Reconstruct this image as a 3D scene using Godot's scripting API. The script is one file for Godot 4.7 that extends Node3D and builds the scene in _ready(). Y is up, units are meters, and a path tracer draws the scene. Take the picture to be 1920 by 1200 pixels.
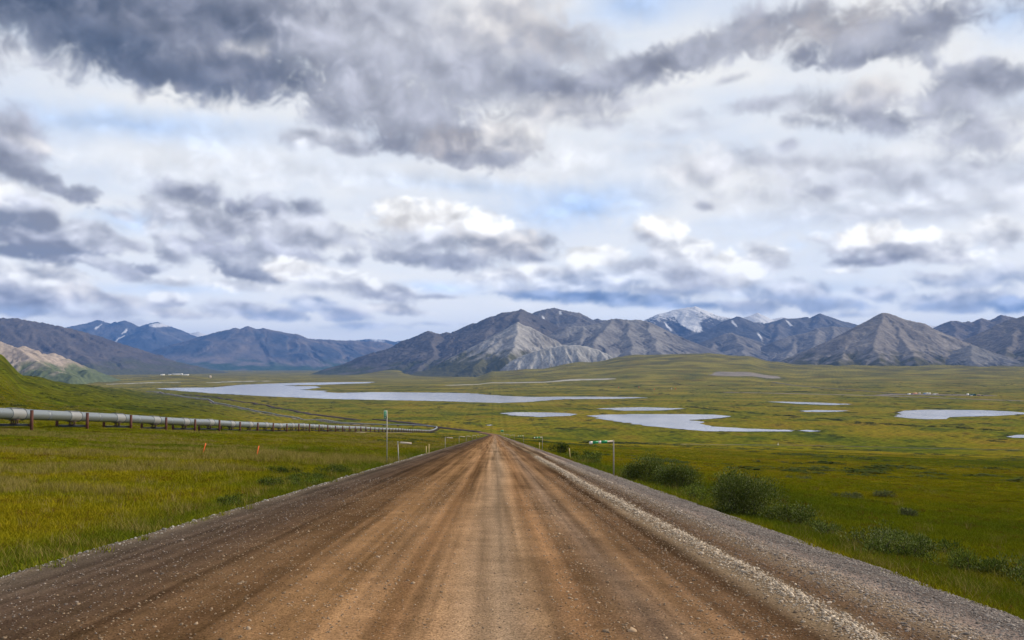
extends Node3D

# A gravel highway that runs down to a tundra valley with lakes, an elevated pipeline and mountain ranges.
# The camera stands at the origin, 1.7 m above the road, which heads along -Z; "d" is the distance ahead, in metres.

const FOCAL := 1867.0          # the lens, in units of a 1920 wide sensor grid
const FLOOR := -75.0           # level of the lakes on the valley floor
const GRADE := 0.0686          # the road's fall
var cam_basis := Basis()
var names := {}
var mats := {}
var n_big := FastNoiseLite.new()
var n_mid := FastNoiseLite.new()
var n_fine := FastNoiseLite.new()
var n_rough := FastNoiseLite.new()


func _ready() -> void:
	make_camera()
	make_sky()
	for s in [[n_big, 5, 0.0026, 4], [n_mid, 6, 0.017, 4], [n_fine, 7, 0.16, 3], [n_rough, 9, 1.0, 4]]:
		s[0].seed = s[1]
		s[0].noise_type = FastNoiseLite.TYPE_SIMPLEX_SMOOTH
		s[0].frequency = s[2]
		s[0].fractal_octaves = s[3]
	make_materials()
	make_lakes()
	make_ground()
	make_road()
	make_tracks()
	make_mountains()
	make_pipeline()
	make_roadside()
	make_bushes()
	make_camps()
	make_grass()
	make_stones()


# ---------------------------------------------------------------- helpers

func numbered(called: String, parent: Node) -> String:
	var key := str(parent.get_instance_id()) + called
	names[key] = names.get(key, -1) + 1
	return called if names[key] == 0 else "%s_%03d" % [called, names[key]]


func obj(called: String, mesh: Mesh, mat: Material, parent: Node = self) -> MeshInstance3D:
	var o := MeshInstance3D.new()
	o.name = numbered(called, parent)
	o.mesh = mesh
	if mat:
		o.material_override = null
		for i in mesh.get_surface_count():
			o.set_surface_override_material(i, mat)
	parent.add_child(o, true)
	return o


func tag(o: Node, label: String, category: String, group := "") -> Node:
	o.set_meta("label", label)
	o.set_meta("category", category)
	if group:
		o.set_meta("group", group)
	return o


func thing(called: String, label: String, category: String, at: Vector3, turn := 0.0, group := "") -> Node3D:
	var o := Node3D.new()
	o.name = numbered(called, self)
	o.position = at
	o.rotation.y = turn
	add_child(o, true)
	tag(o, label, category, group)
	return o


func struct(called: String, mesh: Mesh, mat: Material, label: String) -> MeshInstance3D:
	var o := obj(called, mesh, mat)
	o.set_meta("kind", "structure")
	o.set_meta("label", label)
	return o


func scatter(called: String, mesh: Mesh, mat: Material, places: Array, tints: PackedColorArray, label: String, category: String) -> void:
	var m := MultiMesh.new()
	m.transform_format = MultiMesh.TRANSFORM_3D
	m.use_colors = true
	m.mesh = mesh
	m.instance_count = places.size()
	for i in places.size():
		m.set_instance_transform(i, places[i])
		m.set_instance_color(i, tints[i])
	var o := MultiMeshInstance3D.new()
	o.name = numbered(called, self)
	o.multimesh = m
	o.material_override = mat
	o.set_meta("kind", "stuff")
	tag(o, label, category)
	add_child(o, true)


func mat(called: String, color: Color, rough: float, metal := 0.0) -> StandardMaterial3D:
	var m := StandardMaterial3D.new()
	m.resource_name = called
	m.albedo_color = color.linear_to_srgb()
	m.roughness = rough
	m.metallic = metal
	mats[called] = m
	return m


func tinted(called: String, rough: float, texture: Texture2D = null, tile := 1.0) -> StandardMaterial3D:
	var m := mat(called, Color.WHITE, rough)
	m.vertex_color_use_as_albedo = true
	m.specular_mode = BaseMaterial3D.SPECULAR_DISABLED
	if texture:
		m.albedo_texture = texture
		m.uv1_triplanar = true
		m.uv1_world_triplanar = true
		m.uv1_scale = Vector3.ONE / tile
	return m


# A point seen at (u, v) on the sensor grid, as far ahead as d.
func survey(u: float, v: float, d: float) -> Vector3:
	var r := cam_basis * Vector3((u - 960.0) / FOCAL, (600.0 - v) / FOCAL, -1.0)
	return r * (d / -r.z)


# The point of the valley floor (at the given level) seen at (u, v).
func on_floor(u: float, v: float, level := FLOOR) -> Vector3:
	var r := cam_basis * Vector3((u - 960.0) / FOCAL, (600.0 - v) / FOCAL, -1.0)
	return r * (level / r.y)


# The first point of the land met in the direction (u, v).
func on_land(u: float, v: float, from := 60.0) -> Vector3:
	var r := cam_basis * Vector3((u - 960.0) / FOCAL, (600.0 - v) / FOCAL, -1.0)
	r /= -r.z
	var d := from
	while d < 9000.0 and r.y * d > ground(r.x * d, d):
		d *= 1.008
	var lo := d / 1.008
	for i in 12:
		var m := (lo + d) * 0.5
		if r.y * m > ground(r.x * m, m):
			lo = m
		else:
			d = m
	return land(r.x * d, d)


func smax(a: float, b: float, k: float) -> float:
	var h := maxf(k - absf(a - b), 0.0) / k
	return maxf(a, b) + h * h * k * 0.25


func table(t: PackedVector2Array, x: float) -> float:
	if x <= t[0].x:
		return t[0].y
	for i in range(1, t.size()):
		if x < t[i].x:
			var f := (x - t[i - 1].x) / (t[i].x - t[i - 1].x)
			f = f * f * (3.0 - 2.0 * f)
			return lerpf(t[i - 1].y, t[i].y, f)
	return t[t.size() - 1].y


# A closed tube through points, with a radius each; sides is the number of facets.
func add_tube(st: SurfaceTool, pts: Array, radii: Array, sides: int, caps := true) -> void:
	var rings := []
	for i in pts.size():
		var along: Vector3 = ((pts[mini(i + 1, pts.size() - 1)] - pts[maxi(i - 1, 0)]) as Vector3).normalized()
		var side := along.cross(Vector3.UP if absf(along.y) < 0.95 else Vector3.RIGHT).normalized()
		var up := side.cross(along)
		var ring := PackedVector3Array()
		for k in sides:
			var a := TAU * k / sides
			ring.append(pts[i] + (side * cos(a) + up * sin(a)) * radii[i])
		rings.append(ring)
	for i in pts.size() - 1:
		for k in sides:
			var j := (k + 1) % sides
			quad(st, rings[i][k], rings[i][j], rings[i + 1][j], rings[i + 1][k])
	if caps:
		for k in range(1, sides - 1):
			tri(st, rings[0][0], rings[0][k + 1], rings[0][k])
			var e: PackedVector3Array = rings[pts.size() - 1]
			tri(st, e[0], e[k], e[k + 1])


func tri(st: SurfaceTool, a: Vector3, b: Vector3, c: Vector3) -> void:
	st.add_vertex(a)
	st.add_vertex(b)
	st.add_vertex(c)


func quad(st: SurfaceTool, a: Vector3, b: Vector3, c: Vector3, d: Vector3) -> void:
	tri(st, a, b, c)
	tri(st, a, c, d)


# A box with slightly cut edges along its length: centre, size, turned by basis.
func add_box(st: SurfaceTool, at: Vector3, size: Vector3, turn := Basis(), cut := 0.0) -> void:
	var h := size * 0.5
	var c := minf(cut, minf(h.x, h.y) * 0.9)
	var p := [Vector2(-h.x + c, -h.y), Vector2(h.x - c, -h.y), Vector2(h.x, -h.y + c), Vector2(h.x, h.y - c), Vector2(h.x - c, h.y), Vector2(-h.x + c, h.y), Vector2(-h.x, h.y - c), Vector2(-h.x, -h.y + c)]
	if c <= 0.0:
		p = [Vector2(-h.x, -h.y), Vector2(h.x, -h.y), Vector2(h.x, h.y), Vector2(-h.x, h.y)]
	var n := p.size()
	for i in n:
		var a: Vector2 = p[i]
		var b: Vector2 = p[(i + 1) % n]
		quad(st, at + turn * Vector3(a.x, a.y, -h.z), at + turn * Vector3(b.x, b.y, -h.z), at + turn * Vector3(b.x, b.y, h.z), at + turn * Vector3(a.x, a.y, h.z))
	for i in range(1, n - 1):
		tri(st, at + turn * Vector3(p[0].x, p[0].y, h.z), at + turn * Vector3(p[i].x, p[i].y, h.z), at + turn * Vector3(p[i + 1].x, p[i + 1].y, h.z))
		tri(st, at + turn * Vector3(p[0].x, p[0].y, -h.z), at + turn * Vector3(p[i + 1].x, p[i + 1].y, -h.z), at + turn * Vector3(p[i].x, p[i].y, -h.z))


func start() -> SurfaceTool:
	var st := SurfaceTool.new()
	st.begin(Mesh.PRIMITIVE_TRIANGLES)
	return st


func done(st: SurfaceTool, smooth := false) -> ArrayMesh:
	if not smooth:
		st.set_smooth_group(-1)
	st.generate_normals()
	return st.commit()


func box_mesh(size: Vector3, at := Vector3.ZERO, turn := Basis(), cut := 0.0) -> ArrayMesh:
	var st := start()
	add_box(st, at, size, turn, cut)
	return done(st)


# A sheet of nx by ny points with its colours, shaded smoothly.
func sheet(nx: int, ny: int, pos: PackedVector3Array, col: PackedColorArray) -> ArrayMesh:
	var nor := PackedVector3Array()
	nor.resize(pos.size())
	var idx := PackedInt32Array()
	idx.resize((nx - 1) * (ny - 1) * 6)
	var at := 0
	for j in ny:
		for i in nx:
			var a := pos[j * nx + mini(i + 1, nx - 1)] - pos[j * nx + maxi(i - 1, 0)]
			var b := pos[mini(j + 1, ny - 1) * nx + i] - pos[maxi(j - 1, 0) * nx + i]
			var nn := a.cross(b).normalized()
			nor[j * nx + i] = nn if nn.y > 0.0 else -nn
			if i < nx - 1 and j < ny - 1:
				var k := j * nx + i
				idx[at] = k
				idx[at + 1] = k + nx
				idx[at + 2] = k + 1
				idx[at + 3] = k + 1
				idx[at + 4] = k + nx
				idx[at + 5] = k + nx + 1
				at += 6
	var arrays := []
	arrays.resize(Mesh.ARRAY_MAX)
	arrays[Mesh.ARRAY_VERTEX] = pos
	arrays[Mesh.ARRAY_NORMAL] = nor
	arrays[Mesh.ARRAY_COLOR] = col
	arrays[Mesh.ARRAY_INDEX] = idx
	var m := ArrayMesh.new()
	m.add_surface_from_arrays(Mesh.PRIMITIVE_TRIANGLES, arrays)
	return m


# A grey speckle texture around white: octaves of noise plus single grains.
func speckle(size: int, seed_: int, freq: float, octaves: int, low: float, high: float, grains: int, grain_low: float, grain_high: float) -> ImageTexture:
	var n := FastNoiseLite.new()
	n.seed = seed_
	n.noise_type = FastNoiseLite.TYPE_SIMPLEX_SMOOTH
	n.frequency = freq
	n.fractal_octaves = octaves
	n.fractal_gain = 0.6
	var src := n.get_seamless_image(size, size).get_data()
	var rng := RandomNumberGenerator.new()
	rng.seed = seed_
	var px := PackedByteArray()
	px.resize(size * size * 3)
	for i in size * size:
		var v := clampi(int(lerpf(low, high, src[i] / 255.0) * 255.0), 0, 255)
		px[i * 3] = v
		px[i * 3 + 1] = v
		px[i * 3 + 2] = v
	for g in grains:
		var x := rng.randi() % size
		var y := rng.randi() % size
		var r := rng.randi() % 3 + 1
		var v := int(rng.randf_range(grain_low, grain_high) * 255.0)
		for dy in range(-r, r + 1):
			for dx in range(-r, r + 1):
				if dx * dx + dy * dy <= r * r:
					var k := (posmod(y + dy, size) * size + posmod(x + dx, size)) * 3
					px[k] = v
					px[k + 1] = v
					px[k + 2] = clampi(v - 6, 0, 255)
	return ImageTexture.create_from_image(Image.create_from_data(size, size, false, Image.FORMAT_RGB8, px))


func make_materials() -> void:
	var tundra_tex := speckle(1024, 41, 0.02, 6, 0.55, 1.0, 26000, 0.55, 1.0)
	var m := tinted("tundra", 0.95, tundra_tex, 7.0)
	var patches := speckle(512, 43, 0.012, 6, 0.48, 1.12, 0, 0, 0)
	var dull := speckle(512, 44, 0.02, 5, 0.82, 1.0, 0, 0, 0)
	m.detail_enabled = true
	m.detail_albedo = patches
	m.detail_blend_mode = BaseMaterial3D.BLEND_MODE_MUL
	m.detail_uv_layer = BaseMaterial3D.DETAIL_UV_2
	m.uv2_triplanar = true
	m.uv2_world_triplanar = true
	m.uv2_scale = Vector3.ONE / 53.0
	m.heightmap_enabled = true
	m.heightmap_texture = tundra_tex
	m.heightmap_scale = 9.0
	var gravel_tex := speckle(1024, 51, 0.05, 5, 0.62, 0.98, 22000, 0.5, 1.0)
	m = tinted("dirt", 0.93, gravel_tex, 3.1)
	m.detail_enabled = true
	m.detail_albedo = dull
	m.detail_blend_mode = BaseMaterial3D.BLEND_MODE_MUL
	m.detail_uv_layer = BaseMaterial3D.DETAIL_UV_2
	m.uv2_triplanar = true
	m.uv2_world_triplanar = true
	m.uv2_scale = Vector3.ONE / 9.7
	m.heightmap_enabled = true
	m.heightmap_texture = gravel_tex
	m.heightmap_scale = 1.6
	var rock_tex := speckle(1024, 61, 0.018, 7, 0.66, 1.0, 0, 0, 0)
	m = tinted("mountain_rock", 0.95, rock_tex, 420.0)
	m = tinted("leaves", 0.6)
	m.backlight_enabled = true
	m.backlight = Color(0.35, 0.35, 0.2)
	m.cull_mode = BaseMaterial3D.CULL_DISABLED
	m = tinted("blades", 0.75)
	m.backlight_enabled = true
	m.backlight = Color(0.45, 0.45, 0.2)
	m.cull_mode = BaseMaterial3D.CULL_DISABLED
	tinted("stone", 0.85)
	m = mat("water", Color(0.47, 0.48, 0.51), 0.16)  # pale sky reflection and ripple tones are partly put into the colour
	m.metallic_specular = 0.85
	m.albedo_texture = speckle(512, 81, 0.012, 4, 0.72, 1.0, 0, 0, 0)
	m.uv1_triplanar = true
	m.uv1_world_triplanar = true
	m.uv1_scale = Vector3(0.0022, 0.002, 0.0012)
	var zinc := speckle(256, 71, 0.05, 4, 0.78, 1.0, 0, 0, 0)
	m = mat("pipe_metal", Color(0.30, 0.335, 0.345), 0.42, 0.6)
	m.albedo_texture = zinc
	m.uv1_triplanar = true
	m.uv1_scale = Vector3.ONE * 0.4
	m = mat("saddle_metal", Color(0.38, 0.385, 0.38), 0.5, 0.45)
	m.albedo_texture = zinc
	m.uv1_triplanar = true
	mat("band_metal", Color(0.16, 0.18, 0.20), 0.5, 0.4)
	m = mat("rust", Color(0.135, 0.036, 0.018), 0.8)
	m.albedo_texture = speckle(256, 73, 0.06, 5, 0.6, 1.0, 300, 0.5, 0.9)
	m.uv1_triplanar = true
	mat("beam_steel", Color(0.10, 0.12, 0.15), 0.55, 0.3)
	mat("dark_rust", Color(0.06, 0.028, 0.02), 0.8)
	m = mat("weathered_wood", Color(0.40, 0.36, 0.31), 0.85)
	m.albedo_texture = speckle(256, 75, 0.04, 5, 0.65, 1.0, 0, 0, 0)
	m.uv1_triplanar = true
	m.uv1_scale = Vector3(9, 1.2, 9)
	mat("steel_post", Color(0.33, 0.32, 0.30), 0.6, 0.4)
	mat("sign_green", Color(0.008, 0.30, 0.11), 0.45)
	mat("sign_white", Color(0.82, 0.80, 0.76), 0.5)
	mat("bare_panel", Color(0.72, 0.62, 0.52), 0.55)
	mat("stake_wood", Color(0.50, 0.38, 0.17), 0.8)
	mat("orange_paint", Color(0.85, 0.14, 0.02), 0.6)
	mat("stem", Color(0.09, 0.07, 0.045), 0.9)
	mat("white_paint", Color(0.78, 0.78, 0.76), 0.5)
	mat("beige_paint", Color(0.60, 0.50, 0.38), 0.6)
	mat("salmon_paint", Color(0.62, 0.27, 0.15), 0.6)
	mat("blue_paint", Color(0.10, 0.19, 0.36), 0.5)
	mat("teal_paint", Color(0.02, 0.12, 0.11), 0.6)
	mat("brown_paint", Color(0.20, 0.12, 0.09), 0.7)
	mat("dark_paint", Color(0.03, 0.04, 0.05), 0.5)
	mat("tyre", Color(0.02, 0.02, 0.02), 0.9)
	m = mat("dark_glass", Color(0.02, 0.03, 0.04), 0.1)


func make_camera() -> void:
	var cam := Camera3D.new()
	cam.name = "camera"
	cam.fov = rad_to_deg(2.0 * atan(600.0 / FOCAL))
	cam.near = 0.1
	cam.far = 60000.0
	cam_basis = Basis(Vector3.UP, -atan(32.0 / FOCAL)) * Basis(Vector3.RIGHT, atan(84.0 / FOCAL))
	cam.transform = Transform3D(cam_basis, Vector3.ZERO)
	add_child(cam)
	cam.current = true


# ---------------------------------------------------------------- sky and light

var bank := PackedFloat32Array()   # cloud lumps: bearing, elevation, half width, half height, cos, sin, light rgb, shade rgb, cover, softness, raggedness, lump id
const BANK := 17
var tone := {
	"W": Color8(255, 254, 251), "C": Color8(229, 225, 221), "L": Color8(214, 216, 223), "P": Color8(234, 236, 241),
	"M": Color8(183, 185, 197), "G": Color8(166, 169, 181), "D": Color8(138, 142, 157), "K": Color8(102, 111, 131), "N": Color8(78, 92, 116),
	"B": Color8(168, 180, 205), "S": Color8(112, 137, 180), "A": Color8(174, 203, 247), "E": Color8(172, 168, 170),
}


func lump(az: float, el: float, w: float, h: float, turn: float, light: Color, shade: Color, cover: float, soft: float, ragged: float) -> void:
	for v in [az, el, w, h, cos(deg_to_rad(turn)), sin(deg_to_rad(turn)), light.r, light.g, light.b, shade.r, shade.g, shade.b, cover, soft, ragged, w * 2.3 + 1.0, h * 2.3 + 1.0]:
		bank.append(v)


# One cloud lump measured on the 1920 grid: centre, half size, turn (counter-clockwise), lit and shaded tone, cover, softness, raggedness.
func cloud(u: float, v: float, w: float, h: float, turn: float, tones: String, cover := 1.0, soft := 0.5, ragged := 0.7) -> void:
	var d := cam_basis * Vector3((u - 960.0) / FOCAL, (600.0 - v) / FOCAL, -1.0)
	var deg := FOCAL * PI / 180.0
	lump(rad_to_deg(atan2(d.x, -d.z)), rad_to_deg(asin(d.y / d.length())), w / deg, h / deg, turn, tone[tones[0]], tone[tones[1]], cover, soft, ragged)


func fill_bank() -> void:
	# thin veils and blue gaps
	cloud(250, 235, 330, 42, 0, "AA", 0.94, 1.0, .35)
	cloud(780, 215, 60, 20, 0, "AA", 0.38, 1.0, .4)
	cloud(1190, 8, 110, 45, 0, "AA", 0.88, 1.0, .4)
	cloud(1900, 30, 90, 60, 0, "AA", 0.75, 1.0, .4)
	cloud(1100, 385, 210, 60, 8, "AA", 1.00, 1.0, .4)
	cloud(860, 345, 240, 26, -4, "AA", 0.62, 1.0, .5)
	cloud(430, 300, 420, 60, 0, "PW", .6, 1.0, .5)
	cloud(700, 330, 420, 40, 0, "PP", .6, 1.0, .5)
	cloud(1050, 300, 160, 55, 0, "PP", .8, 1.0, .5)
	cloud(250, 415, 130, 30, 0, "AA", 0.69, 1.0, .5)
	cloud(330, 330, 260, 30, 0, "PP", .6, 1.0, .5)
	cloud(1500, 455, 330, 60, 0, "AP", .35, 1.0, .5)
	cloud(1600, 370, 400, 40, -2, "PL", .8, .9, .6)
	cloud(1700, 400, 330, 30, 0, "LM", .55, .9, .6)
	cloud(820, 540, 130, 20, 0, "AA", 0.69, 1.0, .4)
	cloud(1480, 545, 240, 20, 0, "AA", 0.62, 1.0, .4)
	cloud(300, 540, 200, 16, 0, "AA", 0.50, 1.0, .4)
	cloud(1350, 555, 560, 40, 0, "PP", .5, 1.0, .5)
	# pale sheets right of the middle
	cloud(1310, 320, 130, 55, 8, "CL", .8, .8, .8)
	cloud(1420, 300, 170, 40, 4, "LM", .7, .8, .8)
	cloud(1560, 320, 190, 45, 5, "LM", .75, .8, .9)
	cloud(1545, 355, 60, 22, 12, "MG", .7, .8, .9)
	cloud(1720, 330, 160, 45, 0, "LM", .7, .8, .8)
	cloud(1870, 330, 120, 60, 0, "LM", .7, .9, .8)
	cloud(1322, 387, 26, 10, 0, "LM", .9, .7, .6)
	cloud(1480, 272, 26, 13, 8, "MG", .9, .7, .8)
	cloud(1690, 385, 170, 14, 2, "PL", .8, .9, .6)
	cloud(1260, 240, 120, 20, 0, "PM", .5, .9, .8)
	cloud(1240, 275, 130, 18, -2, "CL", .6, .9, .8)
	# the dark ceiling, upper left
	cloud(120, 10, 330, 85, -4, "KN", 1, .55, .6)
	cloud(420, 30, 340, 110, -4, "DK", 1, .6, .6)
	cloud(640, 20, 230, 90, -8, "GD", .95, .7, .6)
	cloud(330, 105, 330, 62, -6, "DK", 1, .45, .75)
	cloud(230, 90, 180, 42, -14, "KN", .9, .6, .7)
	cloud(430, 138, 190, 36, -2, "DK", .95, .45, .9)
	cloud(300, 135, 90, 22, -12, "KK", .8, .6, .9)
	cloud(20, 78, 40, 18, -10, "MD", .8, .7, .9)
	cloud(60, 105, 90, 14, -12, "LM", .7, .9, .9)
	cloud(375, 95, 110, 20, 3, "GD", .75, .9, .7)
	cloud(465, 88, 60, 20, 12, "CM", .95, .8, .8)
	cloud(490, 95, 26, 14, 6, "WC", .6, .9, .8)
	cloud(440, 118, 90, 18, 2, "DK", .8, .8, .8)
	cloud(262, 175, 14, 16, 0, "GD", .7, .8, 1.2)
	cloud(345, 168, 18, 14, 0, "DD", .8, .8, 1.2)
	cloud(388, 180, 8, 18, 0, "GD", .6, .9, 1.2)
	cloud(482, 172, 16, 16, 0, "DD", .8, .8, 1.2)
	cloud(530, 165, 30, 18, 0, "DD", .7, .8, 1.1)
	# its middle part
	cloud(760, 60, 260, 120, -10, "LM", 1, .7, .7)
	cloud(880, 30, 130, 42, 0, "PL", .9, .9, .8)
	cloud(745, 18, 90, 40, 4, "GD", .7, .9, .8)
	cloud(640, 110, 150, 60, -14, "MG", .95, .7, .8)
	cloud(590, 70, 90, 40, -20, "MG", .8, .8, .8)
	cloud(660, 135, 130, 32, -18, "GD", .85, .7, .8)
	cloud(850, 120, 160, 60, 5, "MG", .8, .9, .7)
	cloud(960, 60, 160, 100, 0, "CM", .95, .6, .7)
	cloud(1060, 90, 130, 60, -20, "EG", .8, .8, .7)
	cloud(900, 150, 240, 60, -6, "MG", .95, .6, .7)
	cloud(720, 195, 170, 56, -4, "MG", 1, .5, .9)
	cloud(630, 215, 80, 34, 0, "GD", .85, .6, 1.0)
	cloud(800, 245, 180, 44, -8, "MG", 1, .5, .9)
	cloud(610, 262, 95, 20, -3, "PG", .95, .5, .9)
	cloud(670, 285, 50, 14, 0, "MG", .9, .6, .9)
	cloud(760, 270, 60, 26, -6, "GD", .9, .6, .9)
	cloud(870, 275, 130, 38, -4, "ED", 1, .45, .9)
	cloud(950, 265, 80, 52, 6, "CG", .95, .45, .9)
	cloud(930, 298, 60, 18, 0, "GD", .8, .6, 1.0)
	cloud(1000, 250, 34, 50, 10, "WC", .7, .9, .7)
	cloud(1020, 150, 120, 44, -24, "GD", .95, .6, .7)
	cloud(1075, 168, 90, 26, 0, "DD", .8, .7, .8)
	cloud(1060, 205, 140, 28, 2, "CG", .9, .7, .9)
	cloud(1120, 230, 90, 16, 2, "LM", .8, .8, .9)
	cloud(1170, 190, 120, 20, 6, "LM", .8, .8, .9)
	# arm that reaches up to the right
	cloud(1190, 138, 130, 38, 14, "MD", .95, .55, .8)
	cloud(1270, 110, 120, 34, 16, "GD", .95, .5, .9)
	cloud(1340, 90, 90, 34, 20, "MG", .9, .6, .9)
	cloud(1430, 45, 120, 42, 10, "MG", .95, .55, 1.0)
	cloud(1490, 30, 90, 26, 4, "GD", .8, .7, .9)
	cloud(1560, 60, 150, 52, 0, "EG", .95, .55, 1.0)
	cloud(1640, 75, 130, 36, 8, "MG", .9, .6, .9)
	cloud(1730, 55, 90, 48, 16, "GD", .9, .55, 1.0)
	cloud(1765, 30, 34, 26, 30, "DD", .7, .7, 1.1)
	cloud(1515, 105, 60, 24, 6, "DD", .9, .6, 1.1)
	cloud(1590, 105, 60, 18, 4, "GD", .9, .6, 1.1)
	cloud(1690, 90, 90, 18, 4, "GD", .85, .7, 1.0)
	cloud(1740, 114, 26, 12, 4, "GD", .8, .7, 1.1)
	cloud(1830, 110, 110, 60, 0, "PP", .5, 1.0, .6)
	cloud(1365, 152, 40, 11, 10, "MG", .75, .8, 1.1)
	cloud(1300, 215, 46, 16, -8, "LG", .7, .8, 1.1)
	cloud(1430, 195, 90, 15, 4, "MG", .85, .7, 1.0)
	cloud(1560, 200, 110, 42, -8, "LG", .95, .55, 1.0)
	cloud(1640, 180, 66, 40, 10, "CM", .95, .5, .8)
	cloud(1530, 235, 70, 16, -12, "GD", .7, .8, 1.0)
	cloud(1640, 228, 80, 24, -10, "MD", .9, .6, 1.0)
	cloud(1810, 140, 80, 26, 8, "MG", .9, .6, 1.0)
	cloud(1860, 155, 110, 34, 4, "GD", .95, .55, .9)
	cloud(1800, 195, 120, 36, 0, "MG", .85, .7, 1.0)
	cloud(1830, 245, 90, 46, -8, "MG", .85, .6, 1.0)
	cloud(1900, 215, 60, 50, 0, "LM", .7, .9, .9)
	# left edge bank
	cloud(15, 270, 70, 60, -28, "MG", 1, .45, .8)
	cloud(70, 275, 55, 14, -14, "CM", .8, .7, .9)
	cloud(20, 312, 60, 26, -30, "GD", .95, .5, .8)
	cloud(90, 345, 66, 18, -22, "GD", 1, .45, .9)
	cloud(158, 358, 28, 17, 0, "GD", .95, .5, .9)
	cloud(30, 375, 75, 36, -14, "WL", 1, .4, .8)
	cloud(75, 400, 60, 40, -30, "LG", .95, .5, .8)
	cloud(25, 420, 90, 30, -8, "GK", 1, .5, .8)
	cloud(95, 415, 42, 20, -20, "GD", .9, .5, .8)
	cloud(70, 448, 120, 20, -4, "MD", 1, .4, .9)
	cloud(170, 440, 52, 24, -14, "LG", 1, .4, .9)
	cloud(60, 475, 110, 14, 0, "DK", 1, .4, .8)
	cloud(110, 490, 36, 12, 0, "GD", .9, .5, .9)
	cloud(60, 530, 130, 36, -10, "WG", 1, .35, .8)
	cloud(30, 560, 110, 28, 0, "MD", .95, .5, .8)
	cloud(170, 555, 120, 18, -6, "CM", .95, .5, .9)
	cloud(30, 580, 70, 12, 0, "BB", .9, .6, .7)
	cloud(190, 585, 120, 16, 0, "LM", .8, .7, .9)
	cloud(200, 497, 50, 14, -10, "LG", .95, .4, .9)
	cloud(278, 502, 28, 11, 0, "MD", .95, .4, .9)
	cloud(245, 515, 44, 12, -12, "MG", .9, .5, .9)
	# grey group left of the middle
	cloud(235, 405, 30, 12, -8, "LM", .8, .7, 1.1)
	cloud(340, 362, 56, 24, -10, "MD", .95, .5, .9)
	cloud(395, 365, 26, 24, 0, "GD", .85, .6, .9)
	cloud(340, 400, 60, 22, -24, "MG", .9, .6, .9)
	cloud(460, 395, 70, 34, -8, "MD", 1, .45, .9)
	cloud(500, 400, 34, 26, 0, "GD", .85, .6, .9)
	cloud(570, 388, 34, 24, -20, "GD", .9, .6, 1.0)
	cloud(400, 420, 130, 36, -14, "LG", .95, .5, .9)
	cloud(520, 435, 160, 34, -6, "LM", .95, .5, .9)
	cloud(325, 460, 46, 38, -8, "PG", 1, .4, .9)
	cloud(420, 470, 90, 28, -10, "MG", 1, .45, .9)
	cloud(520, 470, 110, 22, -6, "MG", .95, .5, .9)
	cloud(460, 505, 66, 26, -12, "LD", 1, .4, .9)
	cloud(610, 450, 90, 26, 4, "LG", .9, .6, .9)
	cloud(255, 462, 40, 14, -8, "LM", .9, .5, .9)
	cloud(660, 490, 26, 16, 0, "MG", .8, .6, 1.0)
	# bright heap in the middle
	cloud(720, 390, 80, 22, 4, "PL", .85, .8, .8)
	cloud(760, 410, 70, 34, -6, "WC", 1, .35, .8)
	cloud(850, 418, 110, 34, -8, "WC", 1, .35, .8)
	cloud(930, 432, 75, 30, -14, "WL", 1, .4, .8)
	cloud(800, 455, 110, 36, -4, "LG", .95, .6, .8)
	cloud(920, 460, 90, 26, -4, "CG", .95, .5, .8)
	cloud(820, 488, 120, 18, -3, "GD", .95, .5, .8)
	cloud(730, 470, 40, 22, 0, "LM", .8, .7, .9)
	# sunlit rows above the mountains, left
	cloud(560, 505, 60, 20, -4, "WC", 1, .35, .9)
	cloud(630, 525, 80, 24, -8, "WL", 1, .35, .9)
	cloud(580, 540, 40, 14, 0, "GD", .6, .9, .8)
	cloud(720, 545, 70, 22, -10, "WM", 1, .4, .9)
	cloud(450, 535, 80, 13, -3, "WL", .95, .4, .9)
	cloud(330, 530, 40, 9, 0, "WL", .9, .5, .9)
	cloud(320, 562, 40, 14, 0, "WM", 1, .4, .9)
	cloud(440, 578, 80, 16, 0, "LG", .95, .5, .9)
	cloud(520, 590, 60, 13, -4, "MB", .95, .5, .9)
	cloud(350, 590, 50, 10, 0, "CM", .9, .5, .9)
	cloud(590, 570, 60, 17, -8, "LB", 1, .4, .9)
	cloud(650, 592, 60, 16, -6, "MB", 1, .5, .9)
	cloud(740, 580, 60, 12, -2, "CG", .9, .5, .9)
	cloud(690, 612, 90, 10, 0, "LB", .9, .6, .9)
	cloud(820, 557, 50, 5, 0, "MG", .8, .6, .9)
	cloud(830, 606, 60, 6, 0, "LB", .7, .7, .8)
	cloud(240, 605, 80, 8, 0, "LM", .6, .9, .8)
	# heaps right of the middle
	cloud(985, 460, 75, 36, -4, "CG", 1, .45, .8)
	cloud(1000, 485, 60, 14, 0, "GD", .8, .7, .8)
	cloud(1115, 482, 66, 20, 2, "WW", 1, .3, .7)
	cloud(1000, 515, 110, 22, 0, "WM", .95, .5, .9)
	cloud(1240, 430, 46, 24, -12, "WC", 1, .3, .8)
	cloud(1255, 460, 44, 36, -30, "WL", 1, .35, .8)
	cloud(1300, 480, 40, 32, -16, "WL", 1, .35, .8)
	cloud(1210, 440, 32, 18, 0, "CM", .7, .7, .8)
	cloud(1435, 480, 48, 28, -6, "WL", 1, .35, .8)
	cloud(1440, 498, 46, 12, 0, "LM", .7, .7, .8)
	cloud(1365, 500, 34, 30, -8, "WW", 1, .3, .8)
	cloud(1380, 525, 60, 22, 0, "WL", 1, .4, .8)
	cloud(1200, 500, 90, 26, -4, "LG", .9, .7, .8)
	cloud(1290, 520, 90, 26, 0, "LM", .95, .5, .8)
	cloud(1100, 530, 190, 26, 2, "PB", 1, .5, .8)
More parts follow.
